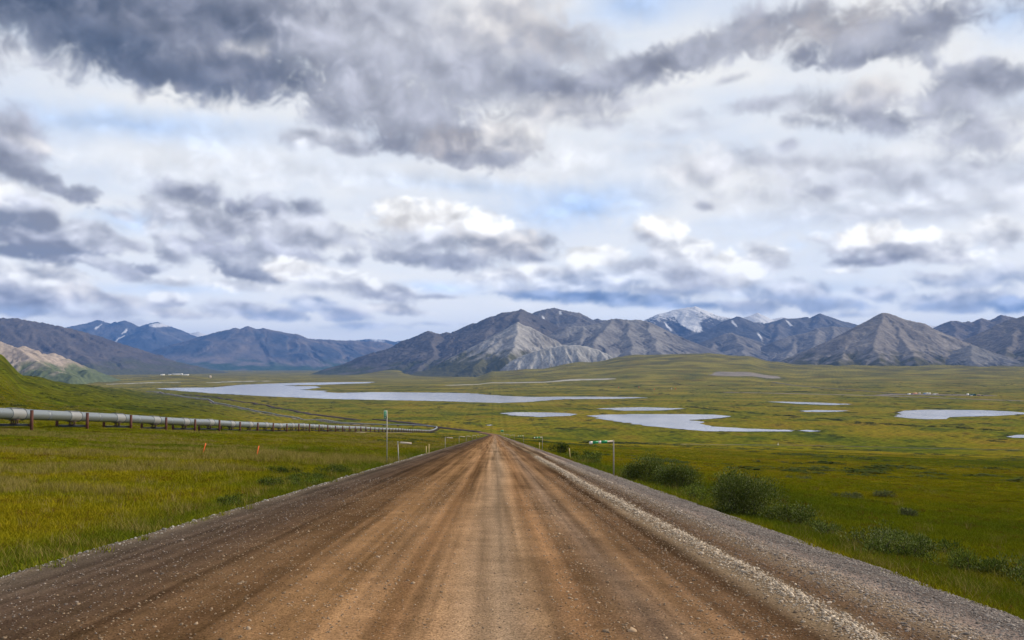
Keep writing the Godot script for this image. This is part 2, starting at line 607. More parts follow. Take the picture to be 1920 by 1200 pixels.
	cloud(980, 548, 70, 14, 0, "LB", .9, .5, .9)
	cloud(1250, 545, 130, 14, 0, "MB", .9, .6, .8)
	cloud(1120, 558, 190, 14, -2, "BS", 1, .5, .7)
	cloud(1250, 570, 150, 12, -2, "BS", .9, .6, .7)
	cloud(1090, 552, 60, 7, 0, "SS", .8, .7, .7)
	cloud(1480, 550, 90, 28, -6, "LB", 1, .4, .9)
	cloud(1530, 570, 100, 16, -4, "BB", 1, .5, .8)
	cloud(1420, 575, 90, 14, 0, "MB", .9, .6, .9)
	cloud(1640, 552, 44, 15, -4, "LB", .95, .45, .9)
	cloud(1690, 462, 140, 30, -5, "WM", 1, .35, .8)
	cloud(1640, 440, 60, 20, 0, "WC", 1, .35, .8)
	cloud(1770, 450, 60, 20, -6, "WL", .9, .4, .8)
	cloud(1650, 488, 90, 12, 0, "MD", .95, .5, .8)
	cloud(1740, 488, 40, 10, 4, "WM", .8, .6, .8)
	cloud(1580, 508, 40, 8, 0, "WL", .8, .6, .8)
	cloud(1880, 440, 52, 28, -10, "WL", 1, .4, .8)
	cloud(1872, 398, 22, 10, 10, "WL", .7, .6, .9)
	cloud(1840, 522, 120, 22, 4, "LB", .95, .5, .9)
	cloud(1760, 515, 60, 8, -6, "MM", .6, .8, .9)
	cloud(1800, 560, 90, 18, 2, "LB", 1, .4, .9)
	cloud(1895, 570, 60, 14, 2, "BS", 1, .45, .8)
	cloud(1790, 578, 70, 9, 0, "BB", .9, .5, .8)
	cloud(1600, 590, 70, 7, 0, "LB", .7, .7, .8)
	# the same kind of sky all the way round
	var rng := RandomNumberGenerator.new()
	rng.seed = 11
	for i in 620:
		var az := rng.randf_range(34.0, 326.0)
		if az > 180.0:
			az -= 360.0
		var el := pow(rng.randf(), 1.7) * 84.0 + 2.0
		var grow := lerpf(1.0, 2.6, clampf(el / 40.0, 0.0, 1.0))
		var wide := rng.randf_range(1.4, 4.2) * grow / maxf(0.3, cos(deg_to_rad(el)))
		var pair: String = ["WL", "WM", "LM", "LB", "MG", "CG", "PL"][rng.randi() % 7] if el < 9.0 else ["LM", "MG", "GD", "CM", "PL", "DK", "PP", "MG"][rng.randi() % 8]
		lump(az, el, wide, wide * cos(deg_to_rad(el)) * rng.randf_range(0.22, 0.42), rng.randf_range(-12, 12), tone[pair[0]], tone[pair[1]], rng.randf_range(0.7, 1.0), rng.randf_range(0.4, 0.7), 0.85)
	for i in 110:
		# unseen grey clouds, added to darken the middle sky band out of view
		var az := rng.randf_range(36.0, 324.0)
		if az > 180.0:
			az -= 360.0
		var el := rng.randf_range(10.5, 21.0)
		var wide := rng.randf_range(7.0, 15.0)
		var pair: String = ["MG", "GD", "LM", "MD", "GD", "EG"][rng.randi() % 6]
		lump(az, el, wide, wide * rng.randf_range(0.16, 0.26), rng.randf_range(-10, 10), tone[pair[0]], tone[pair[1]], rng.randf_range(0.8, 1.0), 0.6, 0.85)
	for i in 60:
		var az := rng.randf_range(-180.0, 180.0)
		var el := rng.randf_range(24.0, 88.0)
		var wide := rng.randf_range(6.0, 16.0) / maxf(0.3, cos(deg_to_rad(el)))
		var pair: String = ["LM", "MG", "GD", "PL"][rng.randi() % 4]
		lump(az, el, wide, wide * cos(deg_to_rad(el)) * 0.4, rng.randf_range(-12, 12), tone[pair[0]], tone[pair[1]], 0.8, 0.8, 0.8)


func paint_sky(px: PackedByteArray, width: int, x0: int, x1: int, y0: int, y1: int, full_w: int, full_h: int) -> void:
	var warp := FastNoiseLite.new()
	warp.seed = 3
	warp.noise_type = FastNoiseLite.TYPE_SIMPLEX_SMOOTH
	warp.frequency = 0.28
	warp.fractal_octaves = 3
	var fbm := FastNoiseLite.new()
	fbm.seed = 8
	fbm.noise_type = FastNoiseLite.TYPE_SIMPLEX_SMOOTH
	fbm.frequency = 0.34
	fbm.fractal_octaves = 6
	fbm.fractal_gain = 0.52
	var body := FastNoiseLite.new()
	body.seed = 14
	body.noise_type = FastNoiseLite.TYPE_SIMPLEX_SMOOTH
	body.frequency = 0.30
	body.fractal_octaves = 4
	body.fractal_gain = 0.42
	var wisp := FastNoiseLite.new()
	wisp.seed = 17
	wisp.noise_type = FastNoiseLite.TYPE_SIMPLEX_SMOOTH
	wisp.frequency = 1.15
	wisp.fractal_octaves = 3
	wisp.fractal_gain = 0.6
	var puff := FastNoiseLite.new()
	puff.seed = 21
	puff.noise_type = FastNoiseLite.TYPE_CELLULAR
	puff.cellular_return_type = FastNoiseLite.RETURN_DISTANCE
	puff.frequency = 0.55
	puff.fractal_type = FastNoiseLite.FRACTAL_FBM
	puff.fractal_octaves = 3
	puff.fractal_gain = 0.5
	var veil := FastNoiseLite.new()
	veil.seed = 31
	veil.noise_type = FastNoiseLite.TYPE_SIMPLEX_SMOOTH
	veil.frequency = 0.06
	veil.fractal_octaves = 5
	var n_all := bank.size() / BANK
	var zen := Color8(178, 200, 236)
	var hor := Color8(238, 242, 247)
	var white := Color8(244, 244, 243)
	for y in range(y0, y1):
		var el := 90.0 - (y + 0.5) * 180.0 / full_h
		var act := PackedInt32Array()
		for i in n_all:
			if absf(bank[i * BANK + 1] - el) < bank[i * BANK + 16]:
				act.append(i * BANK)
		# overhead the clouds are near; low down they are far and drawn out
		var low := minf(el, 14.0)
		var ey := 2.3 * low - 1.05 * low * low / 28.0 + maxf(0.0, el - 14.0) * 1.25
		var fine := lerpf(1.7, 1.0, clampf(el / 14.0, 0.0, 1.0))
		var grad := hor.lerp(zen, pow(clampf(el / 60.0, 0.0, 1.0), 0.6))
		var high := clampf((el - 9.0) / 6.0, 0.0, 1.0)
		var k_relief := lerpf(1.9, 1.25, high)
		var k_n := lerpf(0.85, 0.55, high)
		var k_gain := lerpf(0.19, 0.10, high)
		var lift := 1.0 + 0.20 * exp(-maxf(el, 0.0) / 5.0)
		for x in range(x0, x1):
			var az := (x + 0.5) * 360.0 / full_w - 180.0
			var ar := deg_to_rad(az)
			var cx := 57.3 * sin(ar) * 1.1
			var cz := 57.3 * cos(ar) * 1.1
			var wx := warp.get_noise_3d(cx, ey, cz)
			var wy := warp.get_noise_3d(cx + 90.0, ey + 40.0, cz)
			var n := fbm.get_noise_3d(cx, ey + wx, cz)
			var w := wisp.get_noise_3d(cx + wy, ey + wx * 2.0, cz)
			var m := body.get_noise_3d(cx, ey + wx * 0.7, cz)
			var m2 := body.get_noise_3d(cx + 0.45, ey + wx * 0.7 + 0.75, cz)
			var b := -0.5 - puff.get_noise_3d(cx + wx * 1.5, ey + wy * 1.5, cz)
			var relief := clampf((m - m2) * 1.1, -0.6, 0.6)
			var vl := clampf(0.72 + 0.9 * veil.get_noise_3d(cx * 0.8, ey * 2.6, cz * 0.8) + 0.12 * n, 0.0, 1.0)
			var c := grad.lerp(white, vl * 0.95)
			var r := c.r
			var g := c.g
			var bl := c.b
			var thick := 0.0
			var paz := az + wx * 0.55 / fine
			var pel := el + wy * 0.30 / fine
			for k in act:
				var dx := paz - bank[k]
				if dx > 180.0:
					dx -= 360.0
				elif dx < -180.0:
					dx += 360.0
				if absf(dx) > bank[k + 15]:
					continue
				var dy := pel - bank[k + 1]
				var qx := (dx * bank[k + 4] + dy * bank[k + 5]) / bank[k + 2]
				var qy := (dy * bank[k + 4] - dx * bank[k + 5]) / bank[k + 3]
				var rag := bank[k + 14]
				var a := 1.24 - sqrt(qx * qx + qy * qy) + (n * 0.62 + b * 0.42 + w * 0.30) * rag
				if a <= 0.0:
					continue
				a = clampf(a / (bank[k + 13] * 1.75), 0.0, 1.0)
				a = a * a * (3.0 - 2.0 * a) * bank[k + 12]
				var z := 0.95 * qy + relief * k_relief + n * k_n + b * 0.65 + w * 0.22
				var t := 0.5 + 0.5 * z / sqrt(1.0 + z * z)
				thick += (1.0 - thick) * a
				r += (bank[k + 9] + (bank[k + 6] - bank[k + 9]) * t - r) * a
				g += (bank[k + 10] + (bank[k + 7] - bank[k + 10]) * t - g) * a
				bl += (bank[k + 11] + (bank[k + 8] - bank[k + 11]) * t - bl) * a
			var gain := 0.915 * lift + thick * (relief * k_gain + n * 0.12 + w * 0.035)
			var at := ((y - y0) * width + (x - x0)) * 4
			px[at] = clampi(int(r * gain * 255.0), 0, 255)
			px[at + 1] = clampi(int(g * gain * 255.0), 0, 255)
			px[at + 2] = clampi(int(bl * gain * 255.0), 0, 255)
			px[at + 3] = 255


func make_sky() -> void:
	fill_bank()
	# the whole upper half at a coarse grain, then the part round the road's direction at a fine one
	var small := PackedByteArray()
	small.resize(1024 * 256 * 4)
	paint_sky(small, 1024, 0, 1024, 0, 256, 1024, 512)
	var im := Image.create_from_data(1024, 256, false, Image.FORMAT_RGBA8, small)
	im.resize(4096, 1024, Image.INTERPOLATE_CUBIC)
	var x0 := 2048 - 372
	var x1 := 2048 + 384
	var y0 := 1024 - 268
	var part := PackedByteArray()
	part.resize((x1 - x0) * (1024 - y0) * 4)
	paint_sky(part, x1 - x0, x0, x1, y0, 1024, 4096, 2048)
	im.blit_rect(Image.create_from_data(x1 - x0, 1024 - y0, false, Image.FORMAT_RGBA8, part), Rect2i(0, 0, x1 - x0, 1024 - y0), Vector2i(x0, y0))
	var whole := Image.create_empty(4096, 2048, false, Image.FORMAT_RGBA8)
	whole.fill(Color8(96, 100, 84))
	# the middle column of the sheet looks down the road; a panorama begins there
	whole.blit_rect(im, Rect2i(2048, 0, 2048, 1024), Vector2i(0, 0))
	whole.blit_rect(im, Rect2i(0, 0, 2048, 1024), Vector2i(2048, 0))
	var mat := PanoramaSkyMaterial.new()
	mat.panorama = ImageTexture.create_from_image(whole)
	var env := Environment.new()
	env.background_mode = Environment.BG_SKY
	env.sky = Sky.new()
	env.sky.sky_material = mat
	env.tonemap_mode = Environment.TONE_MAPPER_LINEAR
	env.tonemap_exposure = 1.27
	env.sdfgi_enabled = true
	env.ssao_enabled = true
	env.ssil_enabled = true
	env.fog_enabled = true
	env.fog_density = 0.000036
	env.fog_light_color = Color(0.38, 0.64, 1.0)
	var we := WorldEnvironment.new()
	we.name = "world_environment"
	we.environment = env
	add_child(we)
	var sun := DirectionalLight3D.new()
	sun.name = "sun"
	sun.light_energy = 1.15
	sun.light_angular_distance = 6.0
	sun.light_color = Color(1.0, 0.95, 0.87)
	sun.shadow_enabled = true
	var az := deg_to_rad(78.0)
	var el := deg_to_rad(32.0)
	sun.look_at_from_position(Vector3(sin(az) * cos(el), sin(el), -cos(az) * cos(el)), Vector3.ZERO)
	add_child(sun)


# ---------------------------------------------------------------- the land

var shores: Array = []        # outlines of the lakes
var lake_bands: Array = []    # [outline grown by a margin, bounding rect]
var hill_y := PackedVector2Array([Vector2(-0.60, 0.050), Vector2(-0.497, 0.0118), Vector2(-0.465, -0.0113), Vector2(-0.417, -0.0193), Vector2(-0.374, -0.0236), Vector2(-0.3355, -0.0292), Vector2(-0.30, -0.0300)])
var hill_d := PackedVector2Array([Vector2(-0.60, 620.0), Vector2(-0.497, 900.0), Vector2(-0.417, 1500.0), Vector2(-0.3355, 2450.0), Vector2(-0.30, 2500.0)])
var far_crest := PackedVector2Array([Vector2(-0.02, -75), Vector2(0.0, -40), Vector2(0.04, -24), Vector2(0.09, 18), Vector2(0.146, 64), Vector2(0.20, 73), Vector2(0.253, 58), Vector2(0.28, 20), Vector2(0.306, 2), Vector2(0.41, 0), Vector2(0.53, -5), Vector2(0.8, 10)])
var left_bank := PackedVector2Array([Vector2(-6.0, -1.95), Vector2(-8.0, -1.75), Vector2(-20.0, -1.2), Vector2(-45.0, 0.3), Vector2(-61.0, 1.07), Vector2(-90.0, 2.2)])
var right_bank := PackedVector2Array([Vector2(5.3, -1.9), Vector2(7.5, -2.25), Vector2(14.0, -3.1), Vector2(40.0, -5.2), Vector2(120.0, -9.0), Vector2(300.0, -14.0)])


func base_level(d: float) -> float:
	return smax(-GRADE * d, FLOOR + 1.7, 9.0)


func road_level(d: float) -> float:
	return smax(-1.7 - GRADE * d, FLOOR + 1.2, 9.0)


func ground(x: float, d: float) -> float:
	var fade := clampf((1300.0 - d) / 500.0, 0.0, 1.0)
	var y := base_level(d)
	var s := x / maxf(d, 1.0)
	if x < 0.0:
		var t := clampf((-6.0 - x) / 84.0, 0.0, 1.0)
		var rel := -1.95 + 4.15 * t * (0.75 + 0.25 * t)
		if x > -9.0:
			rel -= 0.0
		y = smax(y + rel, FLOOR - 0.1 + 0.9 * fade, 6.0) if fade > 0.0 else FLOOR + 0.1
		if s < -0.16 and d > 60.0:
			# the hillside left of the pipeline: the slope rises steadily towards its crest
			var dp := 68.0 / -s
			var dc := table(hill_d, s)
			var ec := table(hill_y, s)
			if d > dp:
				var ep := (base_level(dp) + 1.35) / dp
				var f := clampf(log(d / dp) / log(dc / dp), 0.0, 1.0)
				var e := lerpf(ep, ec, f * f * (3.0 - 2.0 * f) * 0.35 + f * 0.65)
				var hy := e * d
				if d > dc:
					hy = maxf(FLOOR, ec * dc - (d - dc) * 0.07 - (d - dc) * (d - dc) * 0.00006)
				y = lerpf(y, hy, smoothstep(-0.18, -0.335, s))
	else:
		var rel := 0.0
		if x < 40.0:
			var t := clampf((x - 5.3) / 34.7, 0.0, 1.0)
			rel = lerpf(-1.95, -5.2, sqrt(t) * 0.35 + t * 0.65)
		else:
			rel = lerpf(-5.2, -14.0, clampf((x - 40.0) / 260.0, 0.0, 1.0))
		y = smax(-GRADE * d + rel, FLOOR + 0.3, 7.0)
	if d > 2700.0:
		# the far side of the valley climbs to a low crest on the right
		var c := table(far_crest, s)
		var f := clampf((d - 2700.0) / 3800.0, 0.0, 1.0)
		var up := f * f * (3.0 - 2.0 * f)
		if d > 6500.0:
			up = 1.0 - clampf((d - 6500.0) / 1500.0, 0.0, 1.0) * 0.7
		y += (c - FLOOR) * up
		y += (n_big.get_noise_2d(x * 0.9, d * 0.5) * 16.0 + n_mid.get_noise_2d(x * 0.25, d * 0.12) * 5.0) * up * clampf((c - FLOOR) / 60.0, 0.0, 1.0) * (1.0 - smoothstep(5600.0, 6500.0, d) * 0.75)
		# two low knolls on the left
		y += 25.0 * exp(-pow((s + 0.3176) / 0.035, 2.0) - pow((d - 5000.0) / 320.0, 2.0))
		y += 36.0 * exp(-pow((s + 0.105) / 0.022, 2.0) - pow((d - 7200.0) / 500.0, 2.0)) + 22.0 * exp(-pow((s + 0.06) / 0.03, 2.0) - pow((d - 7600.0) / 500.0, 2.0))
	# tussocks and swells
	var rough := clampf((absf(x) - 5.0) / 6.0, 0.0, 1.0)
	if d < 260.0:
		y += (n_fine.get_noise_2d(x * 2.2, d * 2.2) * 0.10 + n_fine.get_noise_2d(x * 0.5 + 70.0, d * 0.5) * 0.22) * rough
	if s < -0.18 and d > 130.0:
		y += n_mid.get_noise_2d(x, d) * minf(2.4, d * 0.004) * rough
	else:
		y += n_mid.get_noise_2d(x, d) * (0.45 if d < 900.0 else 0.28) * rough
	if d > 900.0 and d < 4700.0:
		var p := Vector2(x, d)
		for b in lake_bands:
			if b[1].has_point(p) and Geometry2D.is_point_in_polygon(p, b[0]):
				y = minf(y, FLOOR - 0.35)
	return y


# A fast stand-in for objects: a point on the land.
func land(x: float, d: float) -> Vector3:
	return Vector3(x, ground(x, d), -d)


func floor_outline(text: String, rough := 1.0) -> PackedVector2Array:
	# the outline is given as bearings of shore points; each is set down on the valley floor and the shore between them is roughened
	var pts := PackedVector2Array()
	for pair in text.split(" ", false):
		var uv := pair.split_floats(",")
		var p := on_floor(uv[0], uv[1])
		pts.append(Vector2(p.x, -p.z))
	var out := PackedVector2Array()
	for i in pts.size():
		var a := pts[i]
		var b := pts[(i + 1) % pts.size()]
		var n := clampi(int(a.distance_to(b) / 14.0), 1, 24)
		var nrm := (b - a).orthogonal().normalized()
		for k in n:
			var p := a.lerp(b, float(k) / n)
			var amp := minf(7.0, a.distance_to(b) * 0.06) * rough
			out.append(p + nrm * n_mid.get_noise_2d(p.x * 2.4, p.y * 1.3) * amp * (1.0 if k > 0 else 0.3) * 2.0)
	return out


func flat_mesh(outline: PackedVector2Array, y: float) -> ArrayMesh:
	var idx := Geometry2D.triangulate_polygon(outline)
	var st := start()
	for i in range(0, idx.size(), 3):
		var a := outline[idx[i]]
		var b := outline[idx[i + 1]]
		var c := outline[idx[i + 2]]
		if (b - a).cross(c - a) > 0.0:
			var s := b
			b = c
			c = s
		for p in [a, b, c]:
			st.set_normal(Vector3.UP)
			st.add_vertex(Vector3(p.x, y, -p.y))
	return st.commit()


func make_lakes() -> void:
	var lakes := [
		["290,728.6 330,727 400,726.5 425,724 450,721.5 500,719.5 560,717.6 640,716.4 706,716 690,718.6 650,719.6 600,721.6 560,722 533,723 560,724.2 592,724 602,726.2 580,729.6 562,730.8 585,732.2 612,732.6 610,735.6 640,736.6 700,735.2 760,735.6 830,736.4 880,737 906,739.5 935,741.4 960,743 1000,744.2 1060,743.6 1130,743.8 1190,744.4 1216,746 1150,748 1060,748.2 1030,750.4 985,754 935,755.6 850,753 760,750.8 700,749.6 640,748.6 560,745.6 470,741.6 400,737.6 340,733", "long silver lake across the valley floor, largest of the lakes"],
		["938,774.4 960,772.9 1000,773 1060,774.2 1083,776.6 1070,779.6 1010,781.8 960,779", "small oval pond straight ahead beyond the road"],
		["1118,766.2 1160,764.3 1210,763.4 1285,766 1245,769.4 1170,770.2", "narrow pond just behind the forked pond"],
		["1099,779.6 1130,777.4 1200,776.3 1280,776.4 1340,777.4 1371,780.2 1355,784 1290,787.4 1322,791 1310,794 1335,799.6 1400,803.6 1492,806.4 1484,808.8 1400,809 1320,808.4 1270,804 1220,799 1150,790", "forked pond with a long thin arm to the right"],
		["1674,781 1690,776.5 1682,773 1700,769.6 1740,768 1840,769 1890,771 1925,773.6 1935,776 1860,780 1780,782 1776,785.6 1740,786 1704,784.2", "pale pond on the right below the camp"],
		["1436,753.2 1470,753 1540,755 1598,757.8 1560,759.6 1490,757", "thin strip of water in front of the airstrip"],
		["1498,770.4 1530,768.6 1594,770 1560,772.4 1510,772.2", "thin dark pool below the strip of water"],
		["836,790 842,789.1 849,789.5 843,790.7", "tiny bright pool between the road and the long lake"],
		["911,797 918,796.1 925,796.8 917,798", "tiny bright pool left of the small oval pond"],
		["1494,807 1515,806 1540,808 1520,809.6", "tiny pool off the end of the forked pond"],
		["1886,818.6 1905,815.4 1940,815 1940,821 1900,820.6", "reedy pool at the right edge of the valley"],
	]
	for l in lakes:
		var o := floor_outline(l[0])
		var grown := Geometry2D.offset_polygon(o, 22.0, Geometry2D.JOIN_ROUND)
		for g in grown:
			var r := Rect2(g[0], Vector2.ZERO)
			for p in g:
				r = r.expand(p)
			lake_bands.append([g, r])
		shores.append(o)
		struct("lake", flat_mesh(o, FLOOR), mats.water, l[1])


func tundra_color(x: float, d: float) -> Color:
	var a := n_big.get_noise_2d(x * 1.3 + 400.0, d * 0.8)
	var b := n_mid.get_noise_2d(x * 0.6 + 900.0, d * 0.45)
	var c := n_fine.get_noise_2d(x * 0.45, d * 0.45 + 300.0)
	var far := clampf((d - 900.0) / 4000.0, 0.0, 1.0)
	var green := Color(0.100, 0.112, 0.008)
	var gold := Color(0.185, 0.145, 0.012)
	var dark := Color(0.042, 0.062, 0.010)
	var rust := Color(0.130, 0.085, 0.022)
	var col := green.lerp(gold, clampf(0.42 + a * 0.7 + b * 0.75 + c * 0.35, 0.0, 1.0))
	col = col.lerp(dark, smoothstep(0.12, 0.5, -b * 0.8 + c * 0.5 - a * 0.35) * 0.8)
	col = col.lerp(rust, smoothstep(0.2, 0.55, b + c * 0.4 + a * 0.2) * 0.45)
	if d > 900.0:
		# dry heath and sedge on the far floor and slopes
		var e := n_big.get_noise_2d(x * 1.1 - 800.0, d * 2.2)
		var heath := Color(0.235, 0.205, 0.06).lerp(Color(0.12, 0.105, 0.045), smoothstep(-0.15, 0.35, e))
		col = col.lerp(heath, far * 0.65)
		col = col.lerp(Color(0.29, 0.265, 0.06), smoothstep(0.1, 0.4, -e + a * 0.5) * far * 0.5)
	var s := x / maxf(d, 1.0)
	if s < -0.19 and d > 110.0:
		# alder and willow cover, with cloud shade on the hillside painted into the colour
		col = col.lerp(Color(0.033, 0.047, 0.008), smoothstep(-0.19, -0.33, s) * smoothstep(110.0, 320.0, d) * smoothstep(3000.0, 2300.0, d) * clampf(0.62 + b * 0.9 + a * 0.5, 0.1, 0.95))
	var k := lerpf(2.75, 2.25, far) * lerpf(0.62, 1.0, smoothstep(140.0, 480.0, d))
	return Color(col.r * k * 1.04, col.g * k, maxf(0.0, col.b * k * 0.8 - 0.006))


func make_ground() -> void:
	var bear := PackedFloat32Array()
	var s := -1.5
	while s < 1.5:
		bear.append(s)
		var edge := absf(s) - 0.56
		s += 0.0021 if edge < 0.0 else 0.0021 + edge * 0.08
	bear.append(1.5)
	var dist := PackedFloat32Array()
	var r := 14.0
	while r < 19000.0:
		dist.append(r - 40.0)
		r *= 1.0125 if r > 50.0 else 1.03
	var nx := bear.size()
	var pos := PackedVector3Array()
	var col := PackedColorArray()
	pos.resize(nx * dist.size())
	col.resize(pos.size())
	for j in dist.size():
		var d := dist[j]
		for i in nx:
			var x := bear[i] * (d + 40.0)
			var y := ground(x, d)
			# the road bed is cut in below the road's own surface
			if d < 1240.0 and x < 5.6:
				var off := absf(x - road_shift(d) + 0.3)
				if off < 6.2:
					y = minf(y, road_level(d) - 0.45)
			pos[j * nx + i] = Vector3(x, y, -d)
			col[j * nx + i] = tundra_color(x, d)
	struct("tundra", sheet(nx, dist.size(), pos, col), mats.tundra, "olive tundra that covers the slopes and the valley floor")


# ---------------------------------------------------------------- roads

func road_shift(d: float) -> float:
	if d < 960.0:
		return 0.0
	var t := (d - 960.0)
	return -t * t * 0.00125


func road_color(x: float, d: float) -> Color:
	# tyre lanes, loose windrows and the grey shoulder, across the road from left to right
	var keys := [-6.3, -6.0, -5.4, -4.6, -4.0, -3.4, -2.8, -2.2, -1.8, -1.35, -1.0, -0.6, -0.25, 0.1, 0.4, 0.75, 1.15, 1.5, 1.9, 2.3, 2.75, 3.0, 3.25, 3.55, 3.9, 4.1, 4.35, 5.0, 6.0]
	var vals := [Color(.30, .28, .26), Color(.20, .175, .16), Color(.125, .10, .09), Color(.13, .095, .078), Color(.115, .080, .060), Color(.165, .108, .070), Color(.155, .098, .060), Color(.245, .155, .092), Color(.200, .125, .072), Color(.245, .158, .098), Color(.165, .100, .058), Color(.245, .162, .104), Color(.255, .185, .135), Color(.235, .180, .140), Color(.245, .170, .116), Color(.225, .138, .083), Color(.205, .135, .090), Color(.190, .140, .112), Color(.215, .140, .090), Color(.155, .100, .066), Color(.130, .084, .056), Color(.27, .215, .165), Color(.24, .19, .145), Color(.120, .080, .058), Color(.25, .20, .16), Color(.26, .215, .18), Color(.20, .17, .15), Color(.215, .195, .18), Color(.23, .21, .195)]
	var wob := n_fine.get_noise_2d(x * 0.7, d * 0.07) * 0.32 + n_fine.get_noise_2d(40.0, d * 0.15) * 0.10
	var xx := x + wob
	var c: Color = vals[0]
	for i in range(1, keys.size()):
		if xx < keys[i] or i == keys.size() - 1:
			var f := clampf((xx - keys[i - 1]) / (keys[i] - keys[i - 1]), 0.0, 1.0)
			c = (vals[i - 1] as Color).lerp(vals[i], f)
			break
	var streak := n_rough.get_noise_2d(x * 2.6, d * 0.018) * 0.55 + n_rough.get_noise_2d(x * 7.5, d * 0.04 + 50.0) * 0.30 + n_rough.get_noise_2d(x * 0.5 + 9.0, d * 0.10) * 0.25
	var blotch := n_fine.get_noise_2d(x * 2.0, d * 1.2) * 0.14
	var g := clampf(1.0 + streak * 1.2 + blotch, 0.5, 1.6)
	g *= 1.9
	var shoulder := (1.0 - 0.30 * smoothstep(4.2, 4.6, x)) * (1.0 - 0.34 * smoothstep(1.6, 3.0, absf(x)) * (1.0 - smoothstep(3.8, 4.3, x))) * (1.0 - 0.12 * smoothstep(-3.8, -5.0, x))  # the left outer lane also has lens vignette painted into its colour
	g *= shoulder
	return Color(c.r * g * 1.10, c.g * g * 1.0, c.b * g * lerpf(0.84, 0.98, smoothstep(3.9, 4.5, x)))


func road_height(x: float, d: float) -> float:
	var h := -0.012 * x * x * 0.16
	for w in [[3.12, 0.16, 0.05], [4.02, 0.18, 0.035], [-6.05, 0.12, 0.04]]:
		var wob := n_fine.get_noise_2d(w[0] * 9.0, d * 0.12) * 0.12
		h += w[2] * exp(-pow((x - w[0] - wob) / w[1], 2.0)) * (0.75 + 0.5 * n_fine.get_noise_2d(w[0], d * 0.8))
	for w in [0.15, 1.5, -1.0, -2.9, 2.5]:
		h -= 0.012 * exp(-pow((x - w) / 0.28, 2.0))
	h += n_rough.get_noise_2d(x * 3.0, d * 0.12) * 0.008 + n_fine.get_noise_2d(x * 2.0, d * 1.6) * 0.012
	if x > 4.4:
		h -= (x - 4.4) * (x - 4.4) * 0.14
		h += n_fine.get_noise_2d(x * 6.0, d * 4.0) * 0.02
	if x < -6.05:
		h -= (-6.05 - x) * 0.8
	return h


func right_edge(d: float) -> float:
	return 5.35 + 0.35 * smoothstep(9.0, 18.0, d) - 0.3 * smoothstep(28.0, 45.0, d)


func make_road() -> void:
	var nx := 190
	var dist := PackedFloat32Array()
	var r := 12.0
	while r < 1120.0:
		dist.append(r - 20.0)
		r *= 1.011
	var pos := PackedVector3Array()
	var col := PackedColorArray()
	for d in dist:
		for i in nx:
			var x := lerpf(-6.75, 6.6, float(i) / (nx - 1))
			var edge := right_edge(d) + n_fine.get_noise_2d(5.0, d * 0.9) * 0.20 + n_rough.get_noise_2d(5.0, d * 1.3) * 0.08
			var y := road_level(d) + road_height(x, d)
			if x > edge:
				y -= (x - edge) * 1.1
			pos.append(Vector3(x + road_shift(d), y, -d))
			col.append(road_color(x, d))
	struct("road", sheet(nx, dist.size(), pos, col), mats.dirt, "brown gravel highway running straight down into the valley")


# A strip of bare ground along a line of points on the land.
func strip(called: String, pts: Array, widths: Array, lift: float, color: Color, label: String, wander := 0.25) -> void:
	var curve := Curve3D.new()
	for i in pts.size():
		var tan_: Vector3 = (pts[mini(i + 1, pts.size() - 1)] - pts[maxi(i - 1, 0)]) * 0.16
		curve.add_point(pts[i], -tan_, tan_)
	var total := curve.get_baked_length()
	var n := clampi(int(total / 12.0), 8, 260)
	var pos := PackedVector3Array()
	var col := PackedColorArray()
	var nx := 7
	for j in n + 1:
		var p := curve.sample_baked(total * j / n, true)
		var q := curve.sample_baked(minf(total, total * j / n + 1.0), true) - curve.sample_baked(maxf(0.0, total * j / n - 1.0), true)
		var side := q.cross(Vector3.UP).normalized()
		var f := float(j) / n * (widths.size() - 1)
		var w: float = lerpf(widths[int(f)], widths[mini(int(f) + 1, widths.size() - 1)], f - int(f))
		for i in nx:
			var k := (float(i) / (nx - 1) - 0.5)
			var pp := p + side * (k * w * (1.0 + wander * n_mid.get_noise_2d(p.x * 3.0 + 50.0 * signf(k), p.z * 3.0)))
			pp.y = ground(pp.x, -pp.z) + (lift if absf(k) < 0.4 and j > 0 and j < n else -0.25 - lift * 3.0)
			var g := 1.0 + 0.3 * n_fine.get_noise_2d(pp.x, pp.z) + 0.3 * n_mid.get_noise_2d(pp.x, pp.z)
			pos.append(pp)
			g *= 1.5
			col.append(Color(color.r * g, color.g * g, color.b * g))
	struct(called, sheet(nx, n + 1, pos, col), mats.dirt, label)


func land_points(text: String, from := 700.0) -> Array:
	var out := []
	for pair in text.split(" ", false):
		var uv := pair.split_floats(",")
		out.append(on_land(uv[0], uv[1], from))
	return out


